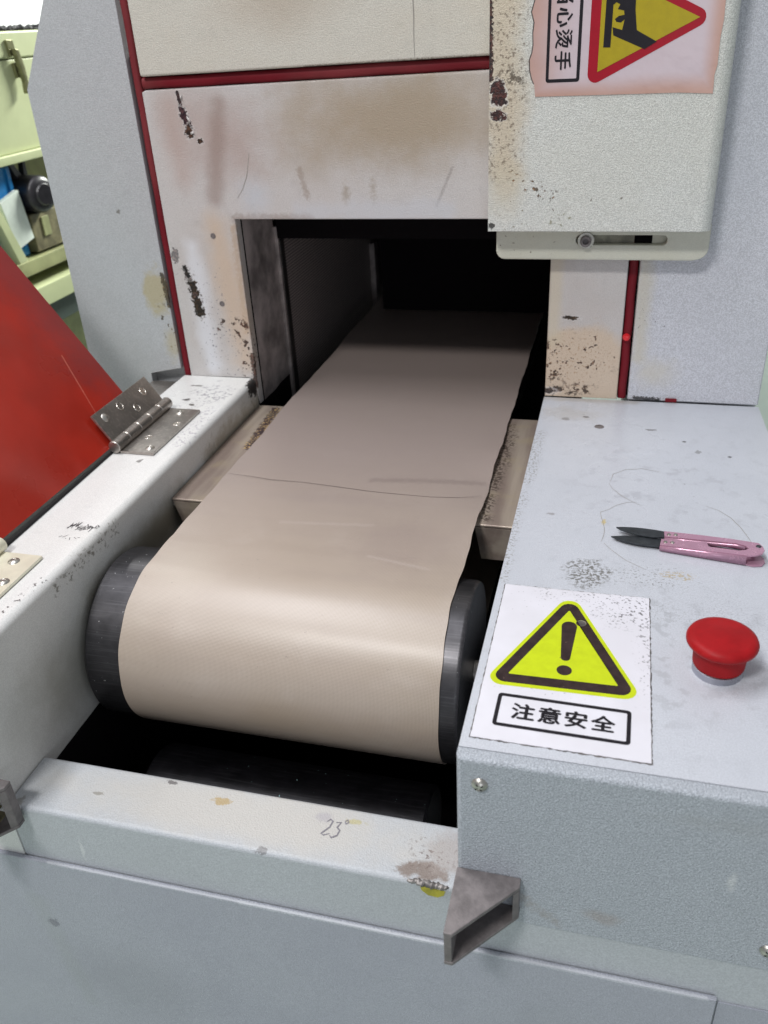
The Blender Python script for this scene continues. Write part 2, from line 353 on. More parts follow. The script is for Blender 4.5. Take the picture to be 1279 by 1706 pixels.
m_rail = paint('paint_rail', (0.74, 0.74, 0.725), 0.45, 0.34, smudge=0.05, fade=0.5, tint=(0.85, 0.84, 0.78), marks=[
    ((-323, 150, -46), 34, (-323, 300, -44), (0.20, 0.17, 0.11), dict(ns=22, amp=0.4, soft=0.95, op=0.8)),  # inner-wall grime, deepened in colour to stand in for contact shade
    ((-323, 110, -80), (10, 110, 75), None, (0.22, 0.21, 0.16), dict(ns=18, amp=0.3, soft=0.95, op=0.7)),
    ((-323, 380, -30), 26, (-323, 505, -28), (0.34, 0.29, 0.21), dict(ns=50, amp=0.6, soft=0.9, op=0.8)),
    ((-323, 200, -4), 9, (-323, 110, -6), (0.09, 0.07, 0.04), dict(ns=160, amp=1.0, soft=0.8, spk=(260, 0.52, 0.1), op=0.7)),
    ((-323, 500, 0), (6, 16, 14), None, BLACK, dict(ns=120, amp=1.1, soft=0.3, op=0.95)),
    ((-352, 455, 5), (34, 50, 5), None, (0.24, 0.22, 0.26), dict(ns=90, amp=1.0, soft=0.9, spk=(190, 0.50, 0.10), op=0.75)),
    ((-338, 420, 5), 12, (-330, 330, 5), (0.30, 0.27, 0.33), dict(ns=90, amp=1.0, soft=0.9, spk=(220, 0.52, 0.10), op=0.6)),
    ((-374, 440, 5), (5, 4, 4), None, (0.06, 0.05, 0.05), dict(ns=200, amp=0.8, soft=0.3, op=0.9)),
    ((-362, 428, 5), (3.5, 3, 4), None, (0.04, 0.04, 0.04), dict(ns=200, amp=0.8, soft=0.3, op=0.9)),
    ((-380, 480, 5), (8, 3, 4), None, (0.10, 0.09, 0.08), dict(ns=200, amp=0.8, soft=0.5, op=0.8)),
    ((-352, 296, 5), (3, 5, 3), None, (0.14, 0.13, 0.12), dict(ns=250, amp=0.8, soft=0.5, op=0.8)),
    ((-331, 60, 5), 4, (-328, 104, 5), (0.06, 0.05, 0.05), dict(ns=170, amp=0.8, soft=0.5, spk=(230, 0.58, 0.03), op=0.9)),
])
m_face = paint('paint_heat_stained', (0.565, 0.54, 0.53), 0.55, 0.40, smudge=0.09, tint=(0.88, 0.80, 0.74), marks=[
    ((-150, 510, 270), (180, 30, 72), None, (0.36, 0.28, 0.19), dict(ns=12, amp=0.5, soft=0.9, op=0.85)),
    ((-330, 510, 260), (80, 30, 62), None, (0.42, 0.32, 0.29), dict(ns=12, amp=0.5, soft=0.95, op=0.7)),
    ((-321, 510, 179), 7, (-240, 510, 180), (0.26, 0.20, 0.17), dict(ns=60, amp=0.7, soft=0.9, op=0.5)),
    ((-324, 510, 170), 6, (-325, 510, 60), (0.42, 0.30, 0.20), dict(ns=60, amp=0.7, soft=0.9, op=0.6)),
    ((-376, 510, 285), 26, (-372, 510, 220), (0.45, 0.33, 0.29), dict(ns=14, amp=0.5, soft=0.95, op=0.55)),
    ((-322, 510, 285), 16, (-340, 510, 200), (0.30, 0.22, 0.19), dict(ns=25, amp=0.5, soft=0.95, op=0.6)),
    ((-345, 510, 170), 26, (-330, 510, 30), (0.60, 0.44, 0.30), dict(ns=20, amp=0.5, soft=0.95, op=0.6)),
    ((-375, 510, 150), 18, (-372, 510, 20), (0.70, 0.71, 0.75), dict(ns=20, amp=0.5, soft=0.9, op=0.8)),
    ((-366, 510, 110), 40, (-360, 510, 30), (0.16, 0.15, 0.18), dict(ns=30, amp=0.7, soft=0.8, spk=(300, 0.62, 0.04), op=0.8)),
    ((-387, 510, 128), 3.0, (-380, 510, 104), BLACK, dict(ns=170, amp=1.25, soft=0.15, op=1, pit=1)),
    ((-381, 510, 110), 5.6, (-377, 510, 78), (0.02, 0.015, 0.01), dict(ns=130, amp=1.15, soft=0.15, op=1, pit=1)),
    ((-383, 510, 118), 13, (-372, 510, 76), (0.10, 0.08, 0.09), dict(ns=60, amp=0.8, soft=0.8, spk=(260, 0.60, 0.05), op=0.85, pit=1)),
    ((-396, 510, 141), (5, 5, 8), None, (0.10, 0.10, 0.12), dict(ns=250, amp=1.1, soft=0.2, op=0.8, pit=1)),
    ((-364, 510, 297), 2.0, (-361, 510, 278), (0.03, 0.02, 0.025), dict(ns=250, amp=0.8, soft=0.2, pit=1)),
    ((-362, 510, 282), 4.2, (-357, 510, 266), (0.035, 0.02, 0.03), dict(ns=220, amp=0.9, soft=0.2, pit=1)),
    ((-357, 510, 262), (5, 3, 7), None, (0.04, 0.025, 0.02), dict(ns=300, amp=0.9, soft=0.2, pit=1)),
    ((-347, 510, 253), (3.2, 4, 2.8), None, (0.03, 0.02, 0.015), dict(ns=300, amp=0.7, soft=0.2, pit=1)),
    ((-333, 510, 60), 15, (-325, 510, 18), RUST, dict(ns=60, amp=0.9, soft=0.4, spk=(170, 0.565, 0.03), op=0.95, pit=1)),
    ((-352, 510, 66), (16, 6, 10), None, RUST, dict(ns=60, amp=0.9, soft=0.4, spk=(180, 0.60, 0.03), op=0.9, pit=1)),
    ((-323, 510, 32), 3, (-322, 510, -4), RUST, dict(ns=120, amp=1.2, soft=0.3, op=0.9)),
    ((-240, 510, 200), 5, (-246, 510, 225), (0.28, 0.21, 0.16), dict(ns=60, amp=0.8, soft=0.9, op=0.5)),
    ((-200, 510, 202), (6, 5, 14), None, (0.27, 0.21, 0.14), dict(ns=60, amp=0.8, soft=0.9, op=0.5)),
    ((-172, 510, 205), (5, 5, 18), None, (0.27, 0.21, 0.14), dict(ns=60, amp=0.8, soft=0.9, op=0.4)),
    ((-110, 510, 190), 2.2, (-94, 510, 225), (0.25, 0.22, 0.21), dict(ns=100, amp=0.9, soft=0.8, op=0.5)),
    ((-250, 510, 186), 16, (-100, 510, 186), (0.56, 0.57, 0.61), dict(ns=30, amp=0.7, soft=0.9, op=0.6)),
    ((-295, 510, 200), (28, 10, 26), None, (0.54, 0.57, 0.62), dict(ns=30, amp=0.5, soft=0.9, op=0.7)),
    ((36, 510, 30), (66, 10, 52), None, (0.64, 0.47, 0.30), dict(ns=25, amp=0.3, soft=0.3, op=0.6)),
    ((6, 510, 140), 12, (6, 510, 60), (0.60, 0.52, 0.38), dict(ns=25, amp=0.5, soft=0.9, op=0.6)),
    ((22, 510, 84), (8, 5, 2.6), None, (0.03, 0.02, 0.01), dict(ns=220, amp=0.9, soft=0.2, op=1, pit=1)),
    ((30, 510, 40), (46, 10, 40), None, RUST, dict(ns=50, amp=0.8, soft=0.5, spk=(150, 0.60, 0.03), op=0.95, pit=1)),
    ((2, 510, 7), 6, (48, 510, 9), (0.04, 0.025, 0.02), dict(ns=70, amp=1.1, soft=0.7, spk=(170, 0.52, 0.04), op=0.95, pit=1)),
    ((-1, 510, 6), (14, 6, 4), None, (0.03, 0.02, 0.02), dict(ns=120, amp=1.1, soft=0.3, op=0.95, pit=1)),
    ((30, 510, 40), (46, 10, 46), None, (0.35, 0.20, 0.10), dict(ns=50, amp=0.8, soft=0.6, spk=(420, 0.56, 0.06), op=0.6)),
])
m_top = paint('paint_hood', (0.60, 0.575, 0.51), 0.7, 0.40, smudge=0.08, tint=(0.9, 0.83, 0.74), marks=[
    ((-250, 508, 370), (90, 40, 50), None, (0.42, 0.34, 0.26), dict(ns=10, amp=0.4, soft=0.95, op=0.55)),
    ((-230, 508, 314), 2.2, (-72, 508, 315), (0.10, 0.08, 0.06), dict(ns=220, amp=1.6, soft=0.4, op=0.7)),
    ((-400, 508, 330), 4, (-400, 508, 470), (0.22, 0.19, 0.18), dict(ns=60, amp=0.5, soft=0.9, op=0.4)),
])
m_side = paint('paint_side_plate', (0.46, 0.47, 0.485), 0.6, 0.42, smudge=0.05, tint=(0.88, 0.90, 0.84), marks=[
    ((-428, 510, 105), (18, 9, 30), None, (0.42, 0.34, 0.14), dict(ns=60, amp=0.7, soft=0.5, op=0.62)),
    ((-416, 510, 120), 3, (-414, 510, 85), (0.05, 0.04, 0.02), dict(ns=150, amp=1.0, soft=0.3, op=0.9)),
    ((-420, 510, 60), (18, 9, 55), None, (0.05, 0.04, 0.02), dict(ns=50, amp=0.9, soft=0.8, spk=(220, 0.61, 0.03), op=0.9)),
    ((-418, 510, 40), (14, 9, 30), None, (0.44, 0.37, 0.20), dict(ns=60, amp=0.7, soft=0.8, op=0.5)),
    ((-454, 510, 186), (3, 4, 3), None, (0.15, 0.14, 0.12), dict(ns=250, amp=0.9, soft=0.6, op=0.8)),
    ((-500, 510, 330), (30, 9, 30), None, (0.42, 0.42, 0.45), dict(ns=30, amp=0.5, soft=0.9, op=0.35)),
])
m_right = paint('paint_right_panel', (0.60, 0.61, 0.66), 1.0, 0.42, smudge=0.05, tint=(0.9, 0.9, 0.93), marks=[
    ((90, 510, 45), 14, (88, 510, 140), (0.58, 0.54, 0.44), dict(ns=30, amp=0.6, soft=0.95, op=0.7)),
    ((105, 510, 30), (34, 10, 26), None, (0.60, 0.57, 0.50), dict(ns=30, amp=0.6, soft=0.9, op=0.7)),
    ((105, 510, 70), (40, 10, 45), None, (0.09, 0.08, 0.08), dict(ns=60, amp=0.9, soft=0.6, spk=(230, 0.665, 0.02), op=0.8)),
    ((90, 510, 3), 2.2, (114, 510, 2), BLACK, dict(ns=160, amp=1.2, soft=0.3, op=0.9)),
])
m_flap = paint('paint_flap', (0.66, 0.67, 0.64), 1.15, 0.42, smudge=0.05, tint=(0.9, 0.86, 0.76), marks=[
    ((-45, 475, 355), 30, (-42, 475, 235), (0.60, 0.50, 0.36), dict(ns=22, amp=0.5, soft=0.9, op=0.8)),
    ((-42, 475, 215), (26, 9, 40), None, (0.60, 0.53, 0.40), dict(ns=22, amp=0.5, soft=0.9, op=0.7)),
    ((-40, 475, 350), 32, (-42, 475, 240), (0.13, 0.09, 0.06), dict(ns=40, amp=0.7, soft=0.8, spk=(420, 0.53, 0.12), op=0.7)),
    ((-47, 475, 289), (6.5, 9, 11), None, (0.04, 0.014, 0.015), dict(ns=100, amp=1.15, soft=0.12, op=1, pit=1)),
    ((-47, 475, 271), (6.5, 9, 4), None, (0.04, 0.014, 0.015), dict(ns=110, amp=1.15, soft=0.12, op=1, pit=1)),
    ((-55, 475, 360), 2.6, (-54, 475, 300), (0.04, 0.02, 0.02), dict(ns=120, amp=1.3, soft=0.2, op=1)),
    ((-34, 475, 300), (20, 9, 6), None, (0.08, 0.06, 0.04), dict(ns=120, amp=1.0, soft=0.5, spk=(260, 0.5, 0.06), op=0.8)),
    ((-31, 475, 219), 9, (-2, 475, 207), (0.10, 0.06, 0.02), dict(ns=60, amp=0.8, soft=0.5, spk=(230, 0.59, 0.03), op=0.9, pit=1)),
    ((10, 475, 200), 16, (70, 475, 198), (0.12, 0.10, 0.07), dict(ns=60, amp=0.8, soft=0.5, spk=(210, 0.655, 0.02), op=0.8)),
    ((-35, 475, 188), (24, 9, 20), None, (0.15, 0.12, 0.06), dict(ns=60, amp=0.8, soft=0.5, spk=(240, 0.63, 0.03), op=0.8)),
    ((10, 475, 184), (14, 9, 8), None, (0.20, 0.19, 0.10), dict(ns=60, amp=0.8, soft=0.5, spk=(240, 0.58, 0.03), op=0.7)),
    ((-52, 475, 179), (3, 9, 3), None, BLACK, dict(ns=200, amp=0.8, soft=0.2, op=0.9)),
])
m_flap_low = paint('paint_slotted_plate', (0.58, 0.58, 0.50), 0.25, 0.38, smudge=0.07, tint=(0.9, 0.87, 0.75), marks=[
    ((-30, 495, 158), (40, 9, 16), None, (0.10, 0.07, 0.04), dict(ns=60, amp=0.9, soft=0.5, spk=(190, 0.63, 0.03), op=0.9)),
])
def red_paint(name, col, rough, marks=()):
    g = G(name); n = g.noise(18, 4); c = g.mix(g.rng(n, 0.35, 0.7), tuple(x * 0.88 for x in col), tuple(min(x * 1.1, 1) for x in col))
    c = g.mix(g.m_('MULTIPLY', g.rng(g.noise(7, 3, dist=0.6), 0.5, 0.7), 0.10), c, (0.45, 0.22, 0.20))
    for a, r, b, mc, o in marks:
        c = g.mix(g.m_('MULTIPLY', g.blob(a, r, b, ns=o.get('ns', 60), amp=o.get('amp', 0.6), soft=o.get('soft', 0.9)), o.get('op', 0.4)), c, mc)
    return g.out(Base_Color=c, Roughness=g.m_('ADD', rough, g.m_('MULTIPLY', n, 0.15)), Normal=g.bump(g.noise(300, 2), 0.5, 0.00012))
m_red = red_paint('red_enamel', (0.37, 0.022, 0.011), 0.22, [
    ((-512, 375, 195), 60, (-430, 375, 75), (0.17, 0.035, 0.04), dict(op=0.55, soft=0.95)),
    ((-520, 300, 150), (60, 30, 40), None, (0.40, 0.12, 0.10), dict(op=0.18)),
    ((-440, 340, 88), 1.2, (-403, 322, 32), (0.75, 0.25, 0.18), dict(op=0.45, amp=0.4)),
    ((-450, 330, 98), 0.8, (-412, 318, 44), (0.75, 0.25, 0.18), dict(op=0.35, amp=0.4)),
])
m_redstrip = red_paint('red_door_channel', (0.17, 0.010, 0.018), 0.42, [((-200, 508, 308), 2.5, (-120, 508, 309), (0.45, 0.28, 0.24), dict(ns=120, amp=1.0, op=0.6)), ((-330, 508, 305), 2, (-290, 508, 306), (0.40, 0.16, 0.16), dict(ns=120, amp=1.0, op=0.5))])
m_dark = flat('grimy_dark_steel', (0.035, 0.031, 0.031), 0.45, 0.3, 0.3, 25, 0.1, 60)
m_black = flat('unlit_black', (0.006, 0.005, 0.006), 0.95)  # near-black colour standing in for the dark of gaps, pit and tunnel
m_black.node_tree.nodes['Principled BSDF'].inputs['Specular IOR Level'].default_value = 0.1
m_gap_shadow = flat('gap_shadow_black', (0.018, 0.017, 0.018), 0.55, bump=0.1)
m_roller = flat('worn_roller_steel', (0.075, 0.073, 0.078), 0.36, 0.85, 0.12, 60, 0.03, 900, scratch=(25, 900, 900), spots=(420, 0.72, (0.6, 0.6, 0.6)))
m_lowroll = flat('dark_drive_drum', (0.010, 0.0095, 0.012), 0.36, 0.6, 0.3, 60, scratch=(30, 500, 500), spots=(300, 0.745, (0.35, 0.55, 0.55)))
m_steel = flat('brushed_hinge_steel', (0.42, 0.39, 0.36), 0.36, 0.9, 0.10, 60, 0.03, 500, scratch=(300, 300, 300))
m_brass = flat('cream_zinc_hinge', (0.78, 0.75, 0.60), 0.34, 0.25, 0.05, 80, 0.02, 500)
m_screw = flat('nickel_screw', (0.50, 0.48, 0.44), 0.34, 1.0, 0.2, 200)
m_rim = flat('bright_countersink', (0.75, 0.70, 0.64), 0.25, 0.9, 0.1)
m_cast = flat('weathered_cast_steel', (0.20, 0.18, 0.18), 0.55, 0.35, 0.22, 90, 0.25, 350)
def plate_mat():
    g = G('oxidised_guide_plate'); n = g.noise(40, 4)
    st = g.rng(g.noise(1.0, 3, vec=g.v_('MULTIPLY', g.P, (60, 6, 60))), 0.3, 0.7)
    c = g.mix(st, (0.46, 0.39, 0.32), (0.27, 0.21, 0.18))
    c = g.mix(g.blob((-290, 400, -27), 7, (-298, 500, -27), ns=80, amp=0.8, soft=0.6), c, (0.07, 0.045, 0.05))
    c = g.mix(g.m_('MULTIPLY', g.blob((-290, 400, -27), 8, (-296, 500, -27), ns=80, amp=0.8, soft=0.6), g.rng(g.noise(420, 2), 0.55, 0.6)), c, (0.6, 0.42, 0.2))
    c = g.mix(g.m_('MULTIPLY', g.blob((-30, 300, -27), 10, (-30, 490, -27), ns=80, amp=0.8, soft=0.8), g.rng(g.noise(430, 3), 0.46, 0.56)), c, (0.10, 0.075, 0.06))
    c = g.mix(g.m_('MULTIPLY', g.rng(n, 0.5, 0.8), 0.4), c, (0.46, 0.38, 0.24))
    return g.out(Base_Color=c, Metallic=0.35, Roughness=0.38, Normal=g.bump(g.noise(260, 3), 0.6, 0.0004))
m_plate = plate_mat()
def belt_mat():
    g = G('woven_fibreglass_belt')
    uv = g.t.nodes.new('ShaderNodeUVMap'); sx = g.t.nodes.new('ShaderNodeSeparateXYZ'); g.lk(uv.outputs[0], sx.inputs[0])
    u, v = sx.outputs[0], sx.outputs[1]     # mm across, mm along
    k = 2 * math.pi / 2.0
    a = g.m_('SINE', g.m_('MULTIPLY', g.m_('ADD', u, v), k)); b = g.m_('SINE', g.m_('MULTIPLY', g.m_('SUBTRACT', u, v), k))
    wv = g.m_('MULTIPLY', a, b)
    base = g.mix(g.rng(g.noise(6, 4), 0.3, 0.7), (0.465, 0.385, 0.315), (0.50, 0.42, 0.36))
    base = g.mix(g.m_('MULTIPLY', g.rng(g.noise(1.0, 4, vec=g.v_('MULTIPLY', g.P, (14, 90, 60))), 0.45, 0.75), 0.22), base, (0.38, 0.31, 0.28))
    base = g.mix(g.m_('MULTIPLY', g.rng(g.noise(22, 5, rough=0.7), 0.52, 0.75), 0.22), base, (0.66, 0.60, 0.55))
    for a, r, b, mc, op, ns in (((-90, 235, -22), (75, 75, 30), None, (0.34, 0.265, 0.245), 0.5, 16), ((-130, 120, -110), (160, 60, 40), None, (0.40, 0.30, 0.20), 0.45, 14),  # belt stains, with crease highlights and the roller bend's glint painted in
                            ((-250, 165, -24), (45, 60, 30), None, (0.60, 0.53, 0.45), 0.5, 16), ((-200, 255, -22), 3.5, (-120, 262, -22), (0.64, 0.56, 0.51), 0.45, 60),
                            ((-110, 215, -22), 3, (-60, 205, -22), (0.62, 0.54, 0.50), 0.4, 60), ((-244, 113, -52), 2.6, (-228, 126, -38), (0.70, 0.64, 0.58), 0.6, 80),
                            ((-60, 116, -56), (26, 16, 10), None, (0.60, 0.53, 0.47), 0.4, 30), ((-180, 300, -22), (90, 14, 10), None, (0.36, 0.29, 0.27), 0.35, 24)):
        base = g.mix(g.m_('MULTIPLY', g.blob(a, r, b, ns=ns, amp=0.7, soft=0.95), op), base, mc)
    base = g.mix(g.m_('MULTIPLY', g.rng(g.noise(260, 3, rough=0.6), 0.70, 0.74), 0.5), base, (0.22, 0.17, 0.15))
    c = g.mix(g.rng(wv, -0.6, 0.2), tuple(x * 0.70 for x in (0.47, 0.385, 0.305)), base)
    # heat browning plus painted cabinet shade, deepening towards the tunnel
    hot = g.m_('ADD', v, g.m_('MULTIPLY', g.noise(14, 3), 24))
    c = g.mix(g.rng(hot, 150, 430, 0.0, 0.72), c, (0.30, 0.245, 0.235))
    c = g.mix(g.m_('MULTIPLY', g.blob((-140, 340, -22), 7, (-40, 352, -22), ns=40, amp=0.7, soft=0.9), 0.35), c, (0.18, 0.14, 0.13))
    h = g.m_('ADD', g.m_('MULTIPLY', wv, 0.00004), g.m_('MULTIPLY', g.noise(1.0, 3, vec=g.v_('MULTIPLY', g.P, (9, 22, 22))), 0.0008))
    return g.out(Base_Color=c, Roughness=0.36, Normal=g.bump(h, 1.0, 1.0), Specular_IOR_Level=0.5, Coat_Weight=0.5, Coat_Roughness=0.32)
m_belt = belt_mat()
m_seam = flat('belt_seam_line', (0.10, 0.075, 0.07), 0.6)
m_white_vinyl = flat('white_vinyl', (0.72, 0.71, 0.76), 0.32, var=0.03, nscale=30, spots=(330, 0.735, (0.2, 0.2, 0.2)))
def dirty_vinyl():
    g = G('white_vinyl_scuffed'); n = g.noise(30, 3)
    c = g.mix(g.rng(n, 0.35, 0.7), (0.70, 0.69, 0.74), (0.75, 0.74, 0.80))
    for a, r, th, op in (((88, 146, 0), (32, 26, 6), 0.565, 0.85), ((70, 158, 0), (50, 12, 6), 0.58, 0.8), ((99, 110, 0), (8, 60, 6), 0.58, 0.7), ((30, 60, 0), (60, 14, 6), 0.65, 0.6), ((20, 150, 0), (26, 24, 6), 0.66, 0.6)):
        m = g.m_('MULTIPLY', g.blob(a, r, ns=60, amp=0.7, soft=0.9), g.rng(g.noise(480, 3, rough=0.6), th, th + 0.04))
        c = g.mix(g.m_('MULTIPLY', m, op), c, (0.10, 0.095, 0.10))
    c = g.mix(g.m_('MULTIPLY', g.blob((54, 166, 0), (60, 3.5, 5), ns=80, amp=0.8, soft=0.9), 0.5), c, (0.3, 0.3, 0.3))
    return g.out(Base_Color=c, Roughness=0.34)
m_white_vinyl = dirty_vinyl()
m_vinyl_edge = flat('grimy_vinyl_edge', (0.10, 0.09, 0.085), 0.7, var=0.5)
m_yellow_vinyl = flat('fluorescent_yellow_print', (0.54, 0.64, 0.014), 0.34, var=0.05, spots=(420, 0.745, (0.15, 0.13, 0.05)))
m_black_vinyl = flat('black_print', (0.035, 0.022, 0.022), 0.32, var=0.3, spots=(500, 0.72, (0.16, 0.10, 0.08)))
m_black_ink = flat('black_lettering', (0.016, 0.014, 0.018), 0.35)
def pink_vinyl():
    g = G('heat_faded_pink_vinyl'); n = g.noise(20, 3)
    sp = g.t.nodes.new('ShaderNodeSeparateXYZ'); g.lk(g.P, sp.inputs[0])
    e1 = g.rng(g.m_('ADD', sp.outputs[0], g.m_('MULTIPLY', n, 0.02)), 0.025, -0.02)
    e2 = g.rng(g.m_('ADD', sp.outputs[2], g.m_('MULTIPLY', n, 0.01)), 0.305, 0.288)
    e3 = g.rng(sp.outputs[0], 0.112, 0.127)
    e = g.m_('MAXIMUM', g.m_('MAXIMUM', e1, e2), e3)
    c = g.mix(e, (0.60, 0.50, 0.54), (0.52, 0.31, 0.25))
    return g.out(Base_Color=c, Roughness=0.3, Normal=g.bump(g.noise(40, 3), 0.5, 0.002))
m_pink_vinyl = pink_vinyl()
m_red_ink = flat('red_print', (0.36, 0.008, 0.022), 0.32, var=0.06)
m_ochre_ink = flat('darkened_yellow_print', (0.42, 0.33, 0.018), 0.33, var=0.05)
m_estop = flat('red_plastic', (0.34, 0.008, 0.011), 0.46, var=0.10, nscale=90, bump=0.06, bscale=400)
m_collar = flat('aluminium_collar', (0.42, 0.43, 0.48), 0.30, 0.9, 0.08)
m_blade = flat('black_oxide_blade', (0.055, 0.062, 0.07), 0.38, 0.6, 0.2, 150)
m_snip = flat('pink_lacquered_steel', (0.50, 0.28, 0.38), 0.26, 0.3, 0.06, 100)
m_pen = flat('marker_ink', (0.20, 0.19, 0.22), 0.6)
m_pen2 = flat('dark_marker_ink', (0.07, 0.065, 0.07), 0.6)
m_scratch = flat('scratch_line', (0.30, 0.28, 0.25), 0.6)
m_weld = flat('weld_bead_metal', (0.30, 0.28, 0.27), 0.5, 0.6, 0.5, 150, 0.9, 260)
m_ymark = flat('yellow_paint_mark', (0.42, 0.38, 0.03), 0.45, var=0.2)
m_cream = flat('cream_green_paint', (0.50, 0.54, 0.31), 0.45, var=0.05, nscale=12)
m_olive = flat('olive_painted_steel', (0.30, 0.31, 0.15), 0.5, var=0.2, nscale=20)
m_blue = flat('blue_plastic', (0.02, 0.22, 0.56), 0.4, var=0.15, nscale=20)
m_whitep = flat('white_panel_paint', (0.72, 0.78, 0.72), 0.4, var=0.04)
m_motor = flat('black_motor_paint', (0.022, 0.020, 0.025), 0.38, var=0.3)
m_brown = flat('grimy_brown_casting', (0.17, 0.15, 0.08), 0.5, var=0.4, nscale=40)
m_latch = flat('olive_bronze_latch', (0.20, 0.20, 0.10), 0.3, 0.6, 0.2)
m_debris = flat('black_rubber_scraps', (0.02, 0.02, 0.022), 0.6)
m_floor = flat('green_epoxy_floor', (0.42, 0.50, 0.44), 0.35, var=0.06, nscale=4)
m_wall = flat('white_wall_paint', (0.82, 0.83, 0.82), 0.7, var=0.02, nscale=3)
m_base_shade = flat('dark_base_shade', (0.06, 0.08, 0.07), 0.5)

for q in (m_redstrip, m_estop, m_red, m_black_ink, m_black_vinyl, m_red_ink, m_ochre_ink, m_yellow_vinyl, m_gap_shadow, m_perf if 'm_perf' in globals() else m_gap_shadow):
    q.node_tree.nodes['Principled BSDF'].inputs['Specular IOR Level'].default_value = 0.38 if q is m_red else 0.18
# ------------------------------------------------------------------ setting
def struct(name, lo, hi, mat):
    o = box(name, lo, hi, mat, None, bev=0); o['kind'] = 'structure'; return o
struct('floor', (-4000, -3000, -820), (3000, 4200, -800), m_floor)
struct('wall', (-4000, 4200, -820), (3000, 4300, 2600), m_wall)
struct('side_wall', (-4100, -3000, -820), (-4000, 4300, 2600), m_wall)

# ------------------------------------------------------------------ the press
press = thing('conveyor_press', 'grey hammertone conveyor fusing press with beige belt running out of its dark tunnel', 'machine', (-160, 250, -800))
T = press
# control box: a front plate wraps the top sheet
fp = prism('box_front_plate', [(0, -131), (230, -131), (230, 0), (0, 0)], 'y', -2.5, 5.5, m_front, T, 3.2, 4,
           only=lambda m, d: (m.z > -0.1 and abs(d.x) > .9 and m.y < 0) or (m.x < 0.1 and abs(d.z) > .9 and m.y < 0), label='front plate of the control box, coarse hammertone')
hole1, hole2 = (59.4, 128.2), (58.5, 440.7)
sheet('box_top_plate', [(0, 6.3), (230, 6.3), (216, 250), (208, 508.5), (0, 508.5)], [circ(*hole1, 3.0), circ(*hole2, 3.4)], 'z', 0, 2.0, m_box_top, T, 0.4, label='worn smooth top plate of the control box')
box('box_side_plate', (0, 6.3, -420), (3, 508.5, -2.2), m_front, T, bev=0.3)
box('box_rear_side_plate', (204.5, 6.3, -420), (207.5, 508.5, -2.2), m_front, T, bev=0.3)
for i, h in enumerate((hole1, hole2)):
    lathe('screw_hole_rim', [(3.0, -2.5), (3.0, 0.35), (4.4, 0.35), (4.6, 0.02)], (h[0], h[1], 0), (0, 0, 1), m_cast if i else m_steel, T, 24)
box('box_inner_floor', (3.2, 7, -40), (204, 508, -38), m_black, T, bev=0)
# front frame of the body
prism('front_beam', [(-321, -430), (-321, -115), (-0.6, -115), (-0.6, -131.6), (230, -131.6), (230, -430)], 'y', -0.4, 47, m_beam, T, 3.6, 4,
      only=lambda m, d: m.z > -116 and abs(d.x) > .9, label='pale front beam across the roller pit')
sheet('lower_door', [(-470, -520), (156, -520), (156, -166.5), (-470, -166.5)], [], 'y', -4.6, 3.8, m_panel, T, 1.2, label='large grey lower door panel, its top edge proud')
box('body_filler', (157.5, -1.6, -520), (230, -0.6, -172), m_panel, T, bev=0)
# left rail
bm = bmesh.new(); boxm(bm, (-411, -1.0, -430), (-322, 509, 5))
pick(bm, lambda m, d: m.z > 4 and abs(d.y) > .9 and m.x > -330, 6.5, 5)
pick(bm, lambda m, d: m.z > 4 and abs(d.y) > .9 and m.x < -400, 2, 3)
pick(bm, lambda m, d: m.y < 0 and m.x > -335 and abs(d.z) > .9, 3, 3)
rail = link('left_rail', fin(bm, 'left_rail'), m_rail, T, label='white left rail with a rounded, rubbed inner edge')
box('rail_outer_ledge', (-452, -1, -430), (-412, 509, -3), m_steel, T, bev=1, label='dark steel ledge outside the rail')
prism('gap_shadow_strip', [(-412, -1), (-380, -1), (-386, 312), (-412, 330)], 'z', 5.2, 7.6, m_gap_shadow, T, 0.5, label='dark strip standing for the shadow gap under the red cover')  # dark strip paints the shadow between cover and rail
box('rail_skirt', (-470, -0.8, -430), (-453, 400, -120), m_front, T, bev=1)
# guide plates beneath the belt
prism('guide_plate', [(287, -27), (287, -30), (509, -30), (509, -27)], 'x', -320.5, -0.5, m_plate, T, 1.3, 3, only=lambda m, d: abs(d.x) > .9, label='bare oxidised metal guide plate under the belt')
prism('guide_plate_flange', [(-320.5, -30.2), (-255, -30.2), (-262, -62), (-312, -62)], 'y', 287.4, 290, m_plate, T, 0.5, 2)
prism('guide_plate_flange', [(-37, -30.2), (-0.6, -30.2), (-0.6, -62), (-31, -62)], 'y', 287.4, 290, m_plate, T, 0.5, 2)
lathe('screw', [(0, 2.2), (2.6, 1.6), (3.4, 0), (3.4, -2)], (-321, 292, -36), (1, -0.3, 0), m_steel, T, 16)
# rollers
RC = (177.0, -94.0); RR = 71.0
ro = group_part('belt_roller', (-164, RC[0], RC[1]), T, 'dark worn steel roller that the belt wraps around')
lathe('drum', [(0, -153.5), (60, -153.5), (69, -153), (RR, -150.5), (RR, 141), (69.5, 144), (60, 145), (0, 145)], (-164, RC[0], RC[1]), (1, 0, 0), m_roller, ro, 128)
lathe('axle', [(9, -157.3), (9, -153.7)], (-164, RC[0], RC[1]), (1, 0, 0), m_steel, ro, 24)
lathe('axle', [(9, 145.2), (9, 163)], (-164, RC[0], RC[1]), (1, 0, 0), m_steel, ro, 24)
lathe('lower_drum', [(0, -120), (46, -120), (48, -118), (48, 118), (46, 120), (0, 120)], (-165, 118, -232), (1, 0, 0), m_lowroll, T, 64, label='black lower drum glimpsed in the pit under the belt')
lathe('lower_drum_axle', [(10, -156), (10, -120.2)], (-165, 118, -232), (1, 0, 0), m_lowroll, T, 24)
